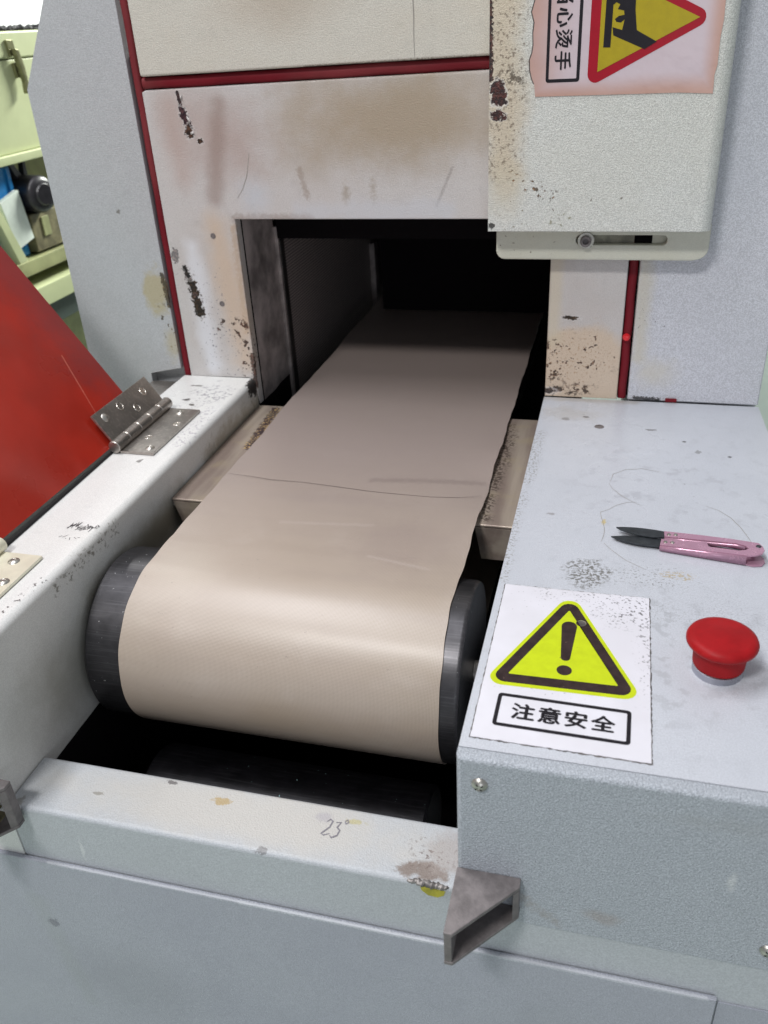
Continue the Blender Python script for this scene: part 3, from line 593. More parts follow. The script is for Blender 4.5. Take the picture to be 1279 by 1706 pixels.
lathe('lower_drum_axle', [(10, 120.2), (10, 164)], (-165, 118, -232), (1, 0, 0), m_lowroll, T, 24)
box('pit_floor', (-321, 48, -420), (-1, 508, -400), m_black, T, bev=0)  # black floor and side sheet added to keep the pit dark
box('pit_dark_sheet', (-321.6, 48, -400), (-320.8, 508, -128), m_black, T, bev=0)
# belt
def build_belt():
    path = []
    r = RR + 0.9
    zt = RC[1] + r
    y = 1420.0
    while y > RC[0] + 6: path.append((y, zt, (0, 1))); y -= 12 if y > 560 else 6
    for i in range(0, 61):
        t = math.radians(90 + 180 * i / 60); path.append((RC[0] + r * math.cos(t), RC[1] + r * math.sin(t), (math.cos(t), math.sin(t))))
    for y in range(200, 1420, 60): path.append((y, RC[1] - r + 0.0, (0, -1)))
    s = [0]
    for a, b in zip(path, path[1:]): s.append(s[-1] + math.hypot(b[0] - a[0], b[1] - a[1]))
    NX = 30; x0, x1 = -284.5, -33.5
    bm = bmesh.new(); uvl = bm.loops.layers.uv.new('uv'); rows = []
    for k, (y, z, n) in enumerate(path):
        row = []
        for i in range(NX + 1):
            f = i / NX; x = x0 + (x1 - x0) * f
            wv = 0.0
            if n == (0, 1) and y > 215:
                e = max(0, (f - 0.80) / 0.20); el = max(0, (0.12 - f) / 0.12)
                wv = e * e * 2.6 * math.sin((y - 235) / 23.0) * math.exp(-((y - 350) / 110.0) ** 2) + el * 0.9 * math.sin(y / 37.0)
                wv += 0.5 * math.sin(y / 61.0 + f * 3)
            if i == 0: x += 0.5 * math.sin(y / 21.0) + 0.25 * math.sin(y / 6.3 + z / 9.0)
            if i == NX: x += 0.6 * math.sin(y / 17.0 + 1) + 0.25 * math.sin(y / 5.1 + z / 11.0)
            if z > RC[1] and f < 0.5 and n != (0, 1): wv += 0.9 * math.exp(-((f - 0.17) / 0.06) ** 2) * math.exp(-((z + 52) / 12) ** 2)
            row.append(bm.verts.new((x * MM, (y + n[0] * wv) * MM, (z + n[1] * wv) * MM)))
        rows.append(row)
    for k in range(len(rows) - 1):
        for i in range(NX):
            f = bm.faces.new((rows[k][i], rows[k][i + 1], rows[k + 1][i + 1], rows[k + 1][i]))
            cs = [(i, k), (i + 1, k), (i + 1, k + 1), (i, k + 1)]
            for lp, (ii, kk) in zip(f.loops, cs):
                vv = path[kk][0] if path[kk][2] == (0, 1) else RC[0] - (s[kk] - s[[q[2] == (0, 1) for q in path].index(False)])
                lp[uvl].uv = ((x1 - x0) * ii / NX, vv)
            f.smooth = True
    me = bpy.data.meshes.new('conveyor_belt'); bm.to_mesh(me); bm.free()
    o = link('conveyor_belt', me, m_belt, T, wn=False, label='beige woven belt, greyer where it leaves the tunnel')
    sd = o.modifiers.new('thick', 'SOLIDIFY'); sd.thickness = 0.0008; sd.offset = 0
    es_ = o.modifiers.new('split', 'EDGE_SPLIT'); es_.split_angle = math.radians(50)
    return o
belt = build_belt()
sl = [(-282.5, 332), (-260, 330), (-237, 326.5), (-205, 326), (-171, 322.6), (-140, 319), (-118, 317.6), (-80, 317), (-55, 320), (-37, 326)]
ribbon('belt_splice', [sl], 0.55, (0, 0, RC[1] + RR + 1.4 + 0.35), (1, 0, 0), (0, 1, 0), m_seam, belt, lift=0.2)

# cabinet front
prism('side_plate', [(-530, -430), (-530, 305), (-484, 392), (-440, 470), (-413.2, 470), (-413.2, 13), (-453, 5), (-453, -430)], 'y', 510, 522, m_side, T, 0.7, 2, label='tall grey side plate with a cut-off top corner')
sheet('tunnel_frame', [(-402, 4), (-402, 298.5), (-398, 300), (70, 307), (73, 304), (73, 0.2), (0.5, 0.2), (0.5, 178), (-321, 178), (-321, -26.5), (-325, 1), (-330, 5)], [circ(-348.4, 161.5, 2.0), circ(-349.6, 89.6, 2.0)], 'y', 509.5, 14, m_face, T, 1.6, label='heat-stained pale frame around the tunnel mouth, paint chipped to rust')
for c in ((-348.4, 161.5), (-349.6, 89.6)):
    lathe('screw_hole_rim', [(2.1, -5), (2.1, 0.3), (2.8, 0.3), (2.9, 0)], (c[0], 509.5, c[1]), (0, -1, 0), m_cast, T, 18)
box('strip_backing', (-413, 521, 290), (83, 522.4, 330), m_black, T, bev=0)  # black backing added to stop light leaking through the strip seams
box('strip_backing', (-413, 521, -20), (-400.5, 522.4, 289), m_black, T, bev=0)
box('strip_backing', (72, 521, 0.5), (83.2, 522.4, 289), m_black, T, bev=0)
box('frame_backing', (-401, 524, 0), (-322, 526, 300), m_black, T, bev=0)
prism('upper_hood_panel', [(-399, 312), (80, 318), (80, 520), (-399, 520)], 'y', 506, 520, m_top, T, 2.4, 3, label='upper hood panel above the red strip')
def tube_strip(name, a, b, wd, label):
    a = Vector(a); b = Vector(b); d = (b - a).normalized(); side = d.cross(Vector((0, 1, 0)))
    bm = bmesh.new(); L = []
    prof = [(-wd / 2, 6), (-wd / 2, 0.5), (-wd * .42, -1.6), (-wd * .25, -2.8), (0, -3.2), (wd * .25, -2.8), (wd * .42, -1.6), (wd / 2, 0.5), (wd / 2, 6)]
    N = 24
    for i in range(N + 1):
        p = a.lerp(b, i / N); j = 0.35 * math.sin(i * 1.7) if 0 < i < N else 0
        L.append([bm.verts.new((p + side * (u + j) + Vector((0, v, 0))) * MM) for u, v in prof])
    for q, r in zip(L, L[1:]):
        for i in range(len(prof) - 1): bm.faces.new((q[i], q[i + 1], r[i + 1], r[i]))
    bm.faces.new(L[0]); bm.faces.new(L[-1])
    return link(name, fin(bm, name, 60), m_redstrip, T, label=label)
tube_strip('red_strip', (-407.0, 514.5, 4), (-406.2, 514.5, 480), 8.5, 'red strip left of the tunnel frame')
tube_strip('red_strip', (-401, 514.5, 305.8), (80, 514.5, 312.5), 10.5, 'long red strip between the frame and the hood')
tube_strip('red_strip', (77.6, 514.5, 1), (77.6, 514.5, 306), 8.6, 'red strip right of the tunnel frame')
lathe('red_sealant_blob', [(0, 5), (2.4, 4.2), (3.6, 2), (3.8, 0)], (77, 511, 65.8), (0, -1, 0), flat('bright_red_sealant', (0.7, 0.02, 0.03), 0.3), T, 14)
box('red_door_edge', (120, 507.2, 0.8), (131, 509.4, 4.4), m_redstrip, T, bev=0.5)
box('right_panel', (83.4, 510, 0.25), (207.5, 522, 520), m_right, T, bev=1.6, seg=3, label='grey hammertone panel right of the tunnel')
box('right_panel_return', (84, 522.3, -430), (207, 900, 520), m_right, T, bev=0)
box('left_body', (-522, 522.3, -430), (-404, 900, 290), m_side, T, bev=0)
# tunnel lining
def perforated():
    g = G('perforated_dark_liner')
    sp = g.t.nodes.new('ShaderNodeSeparateXYZ'); g.lk(g.P, sp.inputs[0])
    a = g.m_('SINE', g.m_('MULTIPLY', g.m_('ADD', sp.outputs[1], sp.outputs[2]), 900)); b = g.m_('SINE', g.m_('MULTIPLY', g.m_('SUBTRACT', sp.outputs[1], sp.outputs[2]), 900))
    k = g.rng(g.m_('MULTIPLY', a, b), -0.2, 0.4)
    return g.out(Base_Color=g.mix(k, (0.14, 0.12, 0.12), (0.60, 0.52, 0.50)), Metallic=0.3, Roughness=0.5)
m_perf = perforated()
m_liner = flat('smoked_liner_steel', (0.40, 0.35, 0.34), 0.42, 0.2, 0.5, 22, 0.5, 30)
sheet_l = bmesh.new(); rows = []
for j in range(13):
    z = -27 + (178 + 27) * j / 12; row = []
    for i in range(13):
        y = 524 + 84 * i / 12; x = -320.4 + 1.2 * math.sin(z / 23.0 + i * 0.7) * (1 - abs(i - 6) / 6.0)
        row.append(sheet_l.verts.new((x * MM, y * MM, z * MM)))
    rows.append(row)
for a, b in zip(rows, rows[1:]):
    for i in range(12): sheet_l.faces.new((a[i], a[i + 1], b[i + 1], b[i]))
link('crumpled_liner', fin(sheet_l, 'crumpled_liner', 80), m_liner, T, wn=False, label='crumpled smoky metal liner just inside the tunnel')
box('tunnel_inner_edge', (-321, 608, -100), (-316.5, 613, 150), m_liner, T, bev=0.8)
box('tunnel_inner_post', (-319.5, 614, -100), (-316, 626, 134), m_dark, T, bev=0.8)
box('tunnel_left_wall', (-322, 627, -100), (-318, 1440, 178), m_perf, T, bev=0)
box('tunnel_post', (-317.5, 985, -80), (-309, 1004, 44), m_liner, T, bev=1)
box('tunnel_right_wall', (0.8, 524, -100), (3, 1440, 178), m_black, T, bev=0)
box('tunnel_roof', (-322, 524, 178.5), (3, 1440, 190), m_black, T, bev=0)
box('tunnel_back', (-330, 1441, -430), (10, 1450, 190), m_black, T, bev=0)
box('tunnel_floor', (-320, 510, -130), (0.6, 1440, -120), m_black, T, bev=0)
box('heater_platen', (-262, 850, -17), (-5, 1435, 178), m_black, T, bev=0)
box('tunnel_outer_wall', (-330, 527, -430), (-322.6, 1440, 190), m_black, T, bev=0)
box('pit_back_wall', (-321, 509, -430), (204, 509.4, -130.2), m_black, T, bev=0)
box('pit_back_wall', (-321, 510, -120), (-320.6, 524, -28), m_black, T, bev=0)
box('added_shade_plate', (-315, 604, 138), (0.5, 608, 178.2), m_black, T, bev=0)  # unseen plate added to keep light off the deep belt
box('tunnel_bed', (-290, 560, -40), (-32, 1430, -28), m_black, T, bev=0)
box('hood_roof', (-404, 524, 520), (84, 900, 524), m_top, T, bev=0)

# ------------------------------------------------------------------ flap with hot-surface sticker
bm = bmesh.new(); boxm(bm, (-55, 475, 174), (139.5, 505, 520))
pick(bm, lambda m, d: m.x > 130 and m.y < 480 and abs(d.z) > .9, 11, 6)
pick(bm, lambda m, d: m.y < 476 and m.z < 175 and abs(d.x) > .7, 2.5, 3)
pick(bm, lambda m, d: m.x < -50 and m.y < 480 and abs(d.z) > .9, 1.5, 2)
link('guard_flap', fin(bm, 'guard_flap'), m_flap, T, label='thick grey guard flap, rusted along its left edge')
slot = rrect(24, 158, 104.5, 166.5, 4)
sheet('slotted_plate', [(-50, 176), (-50, 152)] + [(-50 + 8 - 8 * math.cos(math.radians(a)), 152 - 8 * math.sin(math.radians(a))) for a in (20, 45, 70, 90)] + [(128, 144)] + [(131 + 10 * math.sin(math.radians(a)), 155 - 10 * math.cos(math.radians(a))) for a in (15, 40, 65, 90)] + [(141, 176)], [slot], 'y', 495, 9, m_flap_low, T, 1.4, label='cream slotted adjusting plate under the flap')
box('slot_backing', (20, 504.2, 155), (76, 506, 170), flat('shaded_slot_metal', (0.24, 0.23, 0.18), 0.5, 0.2, 0.4, 60), T, bev=0)  # darker tone paints the depth shading inside the slot
box('slot_gap', (76.2, 504.4, 155), (91.8, 506, 170), m_black, T, bev=0)
box('slot_backing', (92, 504.2, 155), (108, 506, 170), m_flap_low, T, bev=0)
bo = group_part('slot_bolt', (33, 494, 162), T)
lathe('washer', [(0, 1.3), (7.2, 1.3), (7.6, 0.9), (7.6, -0.4)], (33, 494.8, 162), (0, -1, 0), m_screw, bo, 28)
lathe('bolt_head', [(0, 2.2), (2.4, 2.2), (2.6, 5.6), (4.3, 5.9), (5.0, 5.2), (5.0, 1.32)], (33, 494.8, 162), (0, -1, 0), m_cast, bo, 24)

hot = group_part('hot_surface_sticker', (50, 474, 340), T, 'pink-faded sticker with a red-bordered yellow triangle and Chinese burn warning, turned sideways')
Yf = 475.0
fnf = lambda u, v, h: (u, Yf - 0.15 - h, v)
left = [(-15.8, 285.0), (-17.0, 294.7), (-19.0, 299), (-20.6, 305.0), (-21.1, 312.8), (-19.2, 318), (-18.4, 323.6), (-18.9, 332), (-18.1, 339.7), (-20.4, 347.2), (-18.0, 355.5), (-17, 366), (-18, 378), (-17, 392)]
right = [(126, 392), (126.6, 360), (127.6, 335), (126.6, 322.3), (127.0, 303.5), (125.6, 296), (126.0, 289.7), (126.1, 282.8), (100, 284.4), (52.4, 284.6)]
poly('vinyl_backing', left + right, fnf, m_pink_vinyl, hot, 0.5)
poly('vinyl_edge', [(u - 1.0, v) for u, v in left[1:]] + [(-16, 392)] + [(u + 0.8, v) for u, v in left[::-1][:-1]], lambda u, v, h: (u, Yf - 0.02 - h, v), m_vinyl_edge, hot, 0.3)
f2 = lambda u, v, h: (u, Yf - 0.7 - h, v)
poly('text_frame', rrect(-7.6, 295.2, 20.0, 377, 2.2), f2, m_black_ink, hot, 0.1, holes=[rrect(-5.2, 297.8, 17.4, 374.4, 0.6)])
for ch, zc in (('当', 357.8), ('心', 342.3), ('烫', 327.0), ('手', 311.3)):
    glyph(ch, -zc, 5.9, 13.2, lambda u, v, h: (v, Yf - 0.7 - h, -u), m_black_ink, hot, 0.03)
tri = rpoly([(26.4, 290), (26.4, 384.5), (122.5, 337.2)], 6.5, 6)
poly('warning_border', tri, f2, m_red_ink, hot, 0.1)
f3 = lambda u, v, h: (u, Yf - 0.9 - h, v)
poly('warning_triangle', [(34.2, 301.8), (34.2, 372.6), (109.7, 337.2)], f3, m_ochre_ink, hot, 0.1)
f4 = lambda u, v, h: (u, Yf - 1.1 - h, v)
poly('pictogram_bar', [(37.6, 319.4), (43.2, 319.2), (43.4, 362), (37.8, 362)], f4, m_black_ink, hot, 0.1)
poly('pictogram_hand', [(43.4, 362), (60, 362), (60.5, 345), (62.8, 330.5), (78.9, 321.8), (69.9, 316.9), (44.8, 327.7), (43.8, 333.5), (51.4, 331.1), (52.8, 338.4), (50, 336.4), (46.6, 337.0), (45.2, 339.0), (48, 341), (52.4, 341.6), (51.8, 344.6), (47, 345.8), (48.6, 349.0), (45.6, 350.6), (43.4, 349)], f4, m_black_ink, hot, 0.1)

# ------------------------------------------------------------------ safety sticker on the box
saf = group_part('safety_sticker', (54, 90, 0), T, 'white sticker with yellow exclamation triangle and four Chinese characters')
fs = lambda lv: (lambda u, v, h: (u, v, lv + h))
random.seed(3)
def edge(a, b, n, j):
    out = []
    for i in range(n):
        t = i / n; out.append((a[0] + (b[0] - a[0]) * t + random.uniform(-j, j), a[1] + (b[1] - a[1]) * t + random.uniform(-j, j)))
    return out
A, B, C, D = (4.7, 13.8), (103, 12.8), (103, 165.2), (4.7, 165)
poly('grimy_glue_edge', edge(A, B, 60, .45) + edge(B, C, 90, .4) + edge(C, D, 60, .35) + edge(D, A, 90, .3), fs(0.05), m_vinyl_edge, saf, 0.12)
a2 = [(x * .988 + .6, y * .992 + .75) for x, y in (A, B, C, D)]
poly('vinyl_backing', edge(a2[0], a2[1], 40, .3) + edge(a2[1], a2[2], 60, .2) + edge(a2[2], a2[3], 40, .2) + edge(a2[3], a2[0], 60, .15), fs(0.2), m_white_vinyl, saf, 0.3, holes=[circ(*hole1, 3.3)])
tri0 = [(4.5, 59.5), (98.8, 61), (50.8, 162.5)]
cx = sum(p[0] for p in tri0) / 3; cy = sum(p[1] for p in tri0) / 3
sc = lambda k: [(cx + (p[0] - cx) * k, cy + (p[1] - cy) * k) for p in tri0]
hl = [circ(*hole1, 3.3)]
poly('yellow_triangle', rpoly(sc(1.0), 7.5), fs(0.52), m_yellow_vinyl, saf, 0.08, holes=hl)
poly('black_triangle_border', rpoly(sc(0.915), 6.0), fs(0.62), m_black_vinyl, saf, 0.08, holes=[rpoly(sc(0.69), 0.6, 2), circ(*hole1, 3.3)])
ex = []
for i in range(13):
    t = math.pi * i / 12; ex.append((52.1 + 4.9 * math.cos(t), 123.5 + 5.2 * math.sin(t)))
for i in range(9):
    t = math.pi + math.pi * i / 8; ex.append((51.9 + 2.9 * math.cos(t), 91.5 + 2.9 * math.sin(t)))
poly('exclamation_bar', ex, fs(0.62), m_black_vinyl, saf, 0.08)
poly('exclamation_dot', circ(52, 79.6, 4.6, 24), fs(0.62), m_black_vinyl, saf, 0.08)
rot = math.radians(-0.9)
def fr(u, v, h): return (54 + u * math.cos(rot) - v * math.sin(rot), 38.4 + u * math.sin(rot) + v * math.cos(rot), 0.62 + h)
poly('text_frame', rrect(-38.2, -13.6, 37.6, 13.6, 2.4), fr, m_black_ink, saf, 0.08, holes=[rrect(-35.9, -11.2, 35.3, 11.2, 0.8)])
for i, ch in enumerate('注意安全'):
    glyph(ch, -22.2 + 14.9 * i, 0.2, 12.6, fr, m_black_ink, saf, 0.035)

# ------------------------------------------------------------------ emergency button
es = group_part('emergency_button', (141, 98, 0), T, 'round red mushroom stop button')
lathe('collar', [(14.6, 0), (14.6, 4.6), (13.6, 5.2), (0, 5.2)], (141, 98, 0), (0, 0, 1), m_collar, es, 48)
lathe('button_neck', [(14.2, 5.3), (14.9, 5.8), (15.4, 17.5), (15.4, 19)], (141, 98, 0), (0, 0, 1), m_estop, es, 96, rib=(1, 2, -0.45), ang=70)
lathe('mushroom_cap', [(15, 19.05), (19.0, 19.8), (20.3, 21.4), (20.4, 23), (19.5, 24.9), (17.6, 26.1), (15.5, 26.5), (14, 26.4), (8, 27.3), (0, 27.7)], (141, 98, 0), (0, 0, 1), m_estop, es, 64, ang=50)

# ------------------------------------------------------------------ screws on the box front
def pan_screw(x, z, y=-2.5):
    p = group_part('screw', (x, y, z), T)
    lathe('screw_head', [(0, 3.0), (2.2, 2.8), (4.0, 1.7), (4.7, 0.4), (4.7, 0)], (x, y, z), (0, -1, 0), m_screw, p, 28)
    bm = bmesh.new(); c = Vector((x, y - 2.0, z))
    for a in (35, 125):
        u = Vector((math.cos(math.radians(a)), 0, math.sin(math.radians(a)))); v = Vector((u.z, 0, -u.x))
        q = [c + u * s1 * 2.6 + v * s2 * 0.32 + Vector((0, d, 0)) for d in (-0.92 + (0.02 if a > 90 else 0), 0.5) for s1, s2 in ((-1, -1), (1, -1), (1, 1), (-1, 1))]
        vs = [bm.verts.new(t * MM) for t in q]
        for f in ((0, 1, 2, 3), (4, 5, 6, 7), (0, 1, 5, 4), (1, 2, 6, 5), (2, 3, 7, 6), (3, 0, 4, 7)): bm.faces.new([vs[k] for k in f])
    link('cross_slot', fin(bm, 'cross_slot'), m_black, p, wn=False)
pan_screw(13.3, -17.9); pan_screw(176.2, -113.5)

# ------------------------------------------------------------------ tube brackets on the front
def bracket(dx, dz, label, ht=29):
    b = group_part('tube_bracket', (dx + 19, -2, dz - 105), T, label)
    pg = [(0, -2.6), (38, -2.6), (38, -9), (5, -46.5), (0, -46.5)]
    def sh(q): return [(x + dx, y) for x, y in q]
    prism('bracket_top', sh(pg), 'z', dz - 93, dz - 90, m_cast, b, 0.7, 2)
    prism('bracket_bottom', sh(pg), 'z', dz - 90 - ht, dz - 87.2 - ht, m_cast, b, 0.6, 2)
    prism('bracket_side', sh([(0.2, -2.6), (4.6, -2.6), (4.6, -46.2), (0.2, -46.2)]), 'z', dz - 87.1 - ht, dz - 93.1, m_cast, b, 0.5, 2)
    prism('bracket_side', sh([(34.5, -2.6), (37.8, -2.6), (37.8, -9.2), (34.5, -13)]), 'z', dz - 87.1 - ht, dz - 93.1, m_cast, b, 0.4, 2)
    return b
bracket(0, 0, 'open tube bracket cut on the slant at the box corner')
b2 = bracket(-346, 4, 'open tube bracket on the left rail, at the picture edge', 40)
for k, zz in enumerate((-98, -106, -115)):
    box('bracket_rib', (-344, -40 + 6 * k, zz + 1), (-315, -12 + 2 * k, zz + 2.6), m_brown, b2, bev=0.3)
# weld bead and yellow paint mark on the beam
bm = bmesh.new(); rings = []
for i in range(49):
    t = i / 48; rr = 2.9 * math.sin(math.pi * min(max(t, .02), .98)) ** 0.35 * (1 + 0.16 * math.sin(i * 1.15) + 0.1 * math.sin(i * 2.3))
    c = Vector((-32 + 26.5 * t, 0.6 - 0.4 * math.sin(i * .5), -115.6 - 0.9 * t)); rings.append([bm.verts.new((c + Vector((0.5 * math.cos(a) , math.cos(a) * rr * .8, math.sin(a) * rr * .62))) * MM) for a in (2 * math.pi * k / 12 for k in range(12))])
for a, b in zip(rings, rings[1:]):
    for k in range(12): bm.faces.new((a[k], a[(k + 1) % 12], b[(k + 1) % 12], b[k]))
bm.faces.new(rings[0]); bm.faces.new(rings[-1])
link('weld_bead', fin(bm, 'weld_bead', 80), m_weld, T, wn=False)
prism('yellow_paint_mark', [(-24, -117.5), (-8, -118.6), (-9, -122.5), (-13, -125.5), (-19, -125), (-23, -121.5)], 'y', -0.75, -0.3, m_ymark, T, 0)

# ------------------------------------------------------------------ hinges
def plane_hinge(y0, mat, label):
    L = 103
    hg = group_part('hinge', (-385, y0 + L / 2, 5), T, label)
    # lower leaf on the rail
    hs = [(-352, y0 + 10), (-366, y0 + 33), (-351.5, y0 + 66), (-361, y0 + 92)]
    sheet('lower_leaf', [(-378, y0), (-343.8, y0), (-343.8, y0 + L), (-378, y0 + L)], [circ(x, y, 2.9, 18) for x, y in hs], 'z', 8.0, 2.6, mat, hg, 0.35)
    # upper leaf on the cover: local frame u (up the cover), v (along y), n
    o = Vector((-385.4, 0, 14.0)); u = Vector((-0.559, 0, 0.829)); n = Vector((0.829, 0, 0.559))
    hu = [(23, y0 + 15), (23, y0 + 43), (12, y0 + 62), (21, y0 + 86)]
    me = sheet('upper_leaf', [(1, y0 + 1), (32, y0 + 1), (32, y0 + L), (1, y0 + L)], [circ(a, b, 3.3, 18) for a, b in hu], 'z', 0, 2.4, mat, hg, 0.35)
    off = parent_loc(hg)
    for v in me.data.vertices:
        q = (v.co + off) / MM
        v.co = (o + u * q.x + Vector((0, q.y, 0)) + n * (q.z + 2.6)) * MM - off
    segs = 5; sl = (L + 7) / segs
    for i in range(segs):
        a = y0 - 2 + i * sl
        lathe('knuckle', [(0, 0), (5.4, 0), (6.1, 0.6), (6.1, sl - 0.9), (5.5, sl - 0.4), (0, sl - 0.4)], (-382.5, a, 12.0), (0, 1, 0), mat, hg, 24)
    for k, (x, y) in enumerate(hs):
        if k in (0, 3) or mat is m_brass:
            lathe('screw', [(0, 1.6), (1.2, 1.5), (1.6, 1.0), (2.3, 1.5), (4.2, 0.6), (4.6, 0)], (x, y, 8.0), (0, 0, 1), m_screw, hg, 20)
        else:
            lathe('countersunk_hole', [(1.4, -1.8), (2.9, 0.15), (3.9, 0.25), (4.2, 0)], (x, y, 8.0), (0, 0, 1), m_rim, hg, 20)
    for k, (a, b) in enumerate(hu):
        c = o + u * a + Vector((0, b, 0)) + n * 2.6
        if k == 0: lathe('screw', [(0, 2.4), (2, 2.2), (4.2, 0.8), (4.8, 0)], c, n, m_screw, hg, 20)
        else: lathe('countersunk_hole', [(2.4, -1.6), (3.4, 0.3), (4.6, 0.35), (4.8, 0)], c, n, m_rim, hg, 20)
    return hg
plane_hinge(307.5, m_steel, 'grey brushed steel hinge at the far end of the rail')
plane_hinge(26, m_brass, 'cream-coloured hinge at the near end of the rail')
# red cover, leaning back on its hinges
o = Vector((-387.5, 0, 10.5)); u = Vector((-0.559, 0, 0.829)); n = Vector((0.829, 0, 0.559))
bm = bmesh.new(); NU, NV = 14, 16; grid = {}
for s_, h in ((0, 0.0), (1, -2.0)):
    for i in range(NU + 1):
        for j in range(NV + 1):
            q = o + u * (300 * i / NU) + Vector((0, -60 + 435 * j / NV, 0)) + n * (h + 0.5 * math.sin(i * .5) * math.sin(j * .4))
            grid[s_, i, j] = bm.verts.new(q * MM)
for s_ in (0, 1):
    for i in range(NU):
        for j in range(NV): bm.faces.new([grid[s_, a, b] for a, b in ((i, j), (i + 1, j), (i + 1, j + 1), (i, j + 1))])
for i in range(NU):
    for j in (0, NV): bm.faces.new((grid[0, i, j], grid[0, i + 1, j], grid[1, i + 1, j], grid[1, i, j]))
for j in range(NV):
    for i in (0, NU): bm.faces.new((grid[0, i, j], grid[0, i, j + 1], grid[1, i, j + 1], grid[1, i, j]))
link('red_cover', fin(bm, 'red_cover'), m_red, T, label='glossy red sheet-metal cover hinged open to the left')

# ------------------------------------------------------------------ pen marks, scratches, cracks
ribbon('handwritten_note', [[(0, 8), (2, 10), (4, 9), (3.2, 5), (-1, 0), (1, -0.6), (4.6, 1.0)], [(6.5, 8.6), (9.8, 9.2), (8.2, 5.6), (10.6, 4), (10, 0.6), (6.6, -1.4), (5, 0)], [(12, 10.2), (13.6, 11.4), (14.8, 10.0), (13.2, 8.8), (12.0, 9.9)]], 1.0,
       (-95, 22, -115), (1, 0, 0), (0, 1.25, 0), m_pen, T, 'faint grey handwriting reading 23 degrees')
random.seed(11)
scr = []
for i in range(9):
    x = -352 + i * 2.9; y = 178 + random.uniform(-3, 3)
    for k in range(3):
        a = random.uniform(-1, 1); scr.append([(x + random.uniform(-1.5, 1.5), y + random.uniform(-5, 5)), (x + random.uniform(0, 3), y + random.uniform(-4, 6)), (x + random.uniform(1, 4), y + random.uniform(-5, 4))])
for i in range(6):
    x = -350 + i * 3.2; scr.append([(x, 160 + random.uniform(-2, 2)), (x + random.uniform(1, 4), 161 + random.uniform(-5, 4))])
ribbon('scrawled_writing', scr, 0.8, (0, 0, 5), (1, 0, 0), (0, 1, 0), m_pen2, T, 'illegible dark scrawl on the rail')
loop1 = [(68 + 2 * math.sin(t * .1), 232 + t) for t in range(0, 46, 5)] + [(72, 282), (78, 290), (86, 296), (94, 298)]
loop2 = [(72, 330), (74, 344), (84, 354), (98, 358), (112, 354)]
loop2b = [(71, 327), (74, 318), (82, 306), (90, 298), (98, 292)]
loop3 = [(146, 300), (156, 294), (164, 284), (170, 270), (174, 256), (176, 248)]
for lp in (loop1, loop2 , loop2b, loop3, [(70, 231), (76, 222), (86, 210), (100, 200)]): ribbon('scratch', [lp], 0.42, (0, 0, 0), (1, 0, 0), (0, 1, 0), m_scratch, T, lift=0.15)
ribbon('hairline_scratch', [[(-126, 318), (-126.3, 335), (-125.8, 350), (-126.2, 372), (-126.5, 400)]], 0.8, (0, 506, 0), (1, 0, 0), (0, 0, 1), m_scratch, T, lift=0.2)
ribbon('hairline_scratch', [[(-315, 199), (-308, 208), (-302, 220), (-296.6, 241)]], 0.7, (0, 509.5, 0), (1, 0, 0), (0, 0, 1), m_scratch, T, lift=0.2)
# curled paint flakes beside the peeled patch
bm = bmesh.new()
for (x, z, sx, sz, rz) in ((-355.5, 273, 3, 6, .5), (-353.5, 261, 5, 2.5, .2), (-360, 293, 1.6, 4, -.2)):
    P = []
    for a, b in ((-.5, -.5), (.5, -.3), (.3, .6), (-.4, .4)):
        uu = a * sx * math.cos(rz) - b * sz * math.sin(rz); vv = a * sx * math.sin(rz) + b * sz * math.cos(rz)
        P.append(bm.verts.new(Vector((x + uu, 509.3 - (1.8 if a > 0 else 0.1), z + vv)) * MM))
    bm.faces.new(P)
link('paint_flake', fin(bm, 'paint_flake'), flat('flaked_paint', (0.66, 0.63, 0.62), 0.5), T, wn=False).modifiers.new('t', 'SOLIDIFY').thickness = 0.0003

# ------------------------------------------------------------------ thread snips
sn = thing('thread_snips', 'pink-handled thread snips with open black blades lying on the worn box top', 'scissors', (130, 234, 0))
blu = [(78.2, 248.3), (84, 249.3), (90.9, 249.8), (98, 249.7), (105.2, 249.0), (113.9, 247.4), (113.7, 238.8), (105.1, 237.7), (93.8, 239.4), (86, 242.6), (81.4, 244.9)]
bll = [(74.7, 236.9), (84, 239.4), (93.0, 240.5), (102.4, 240.8), (111.8, 238.6), (109.5, 227.6), (98.6, 228.2), (91, 229.4), (84.5, 231.4), (79, 234)]
prism('blade', blu, 'z', 3.6, 4.9, m_blade, sn, 0.5, 2)
prism('blade', bll, 'z', 1.9, 3.2, m_blade, sn, 0.5, 2)
# sprung handle: folded channel, deeper towards the tail
top = [(113.2, 246.0), (126, 244.2), (139.5, 242.2), (159.5, 238.6), (177.5, 234.2), (179.8, 229.4), (180.4, 224.7), (178.4, 220.0), (173.2, 217.2), (168.1, 216.9), (140.6, 221.2), (109.9, 226.2), (111.0, 234.6), (124, 233.9), (138.2, 232.4), (138.6, 234.2), (142.7, 233.3), (142.6, 230.6), (143.4, 226.6), (155, 224.6), (163.4, 223.0), (167.9, 224.2), (170.2, 226.2), (168.4, 229.9), (162.6, 232.9), (142.9, 235.0), (128, 236.8), (113.3, 238.3)]
me = prism('handle_top', top, 'z', 4.6, 5.6, m_snip, sn, 0)
def tilt(ob, k=0.055, x0=110):
    off = parent_loc(sn)
    for v in ob.data.vertices:
        x = (v.co.x + off.x) / MM
        if x > x0 and (v.co.z + off.z) / MM > 2.0: v.co.z += k * (x - x0) * MM
tilt(me)
lower = [(109.9, 226.2), (140.6, 221.2), (168.1, 216.9), (173.2, 217.2)]
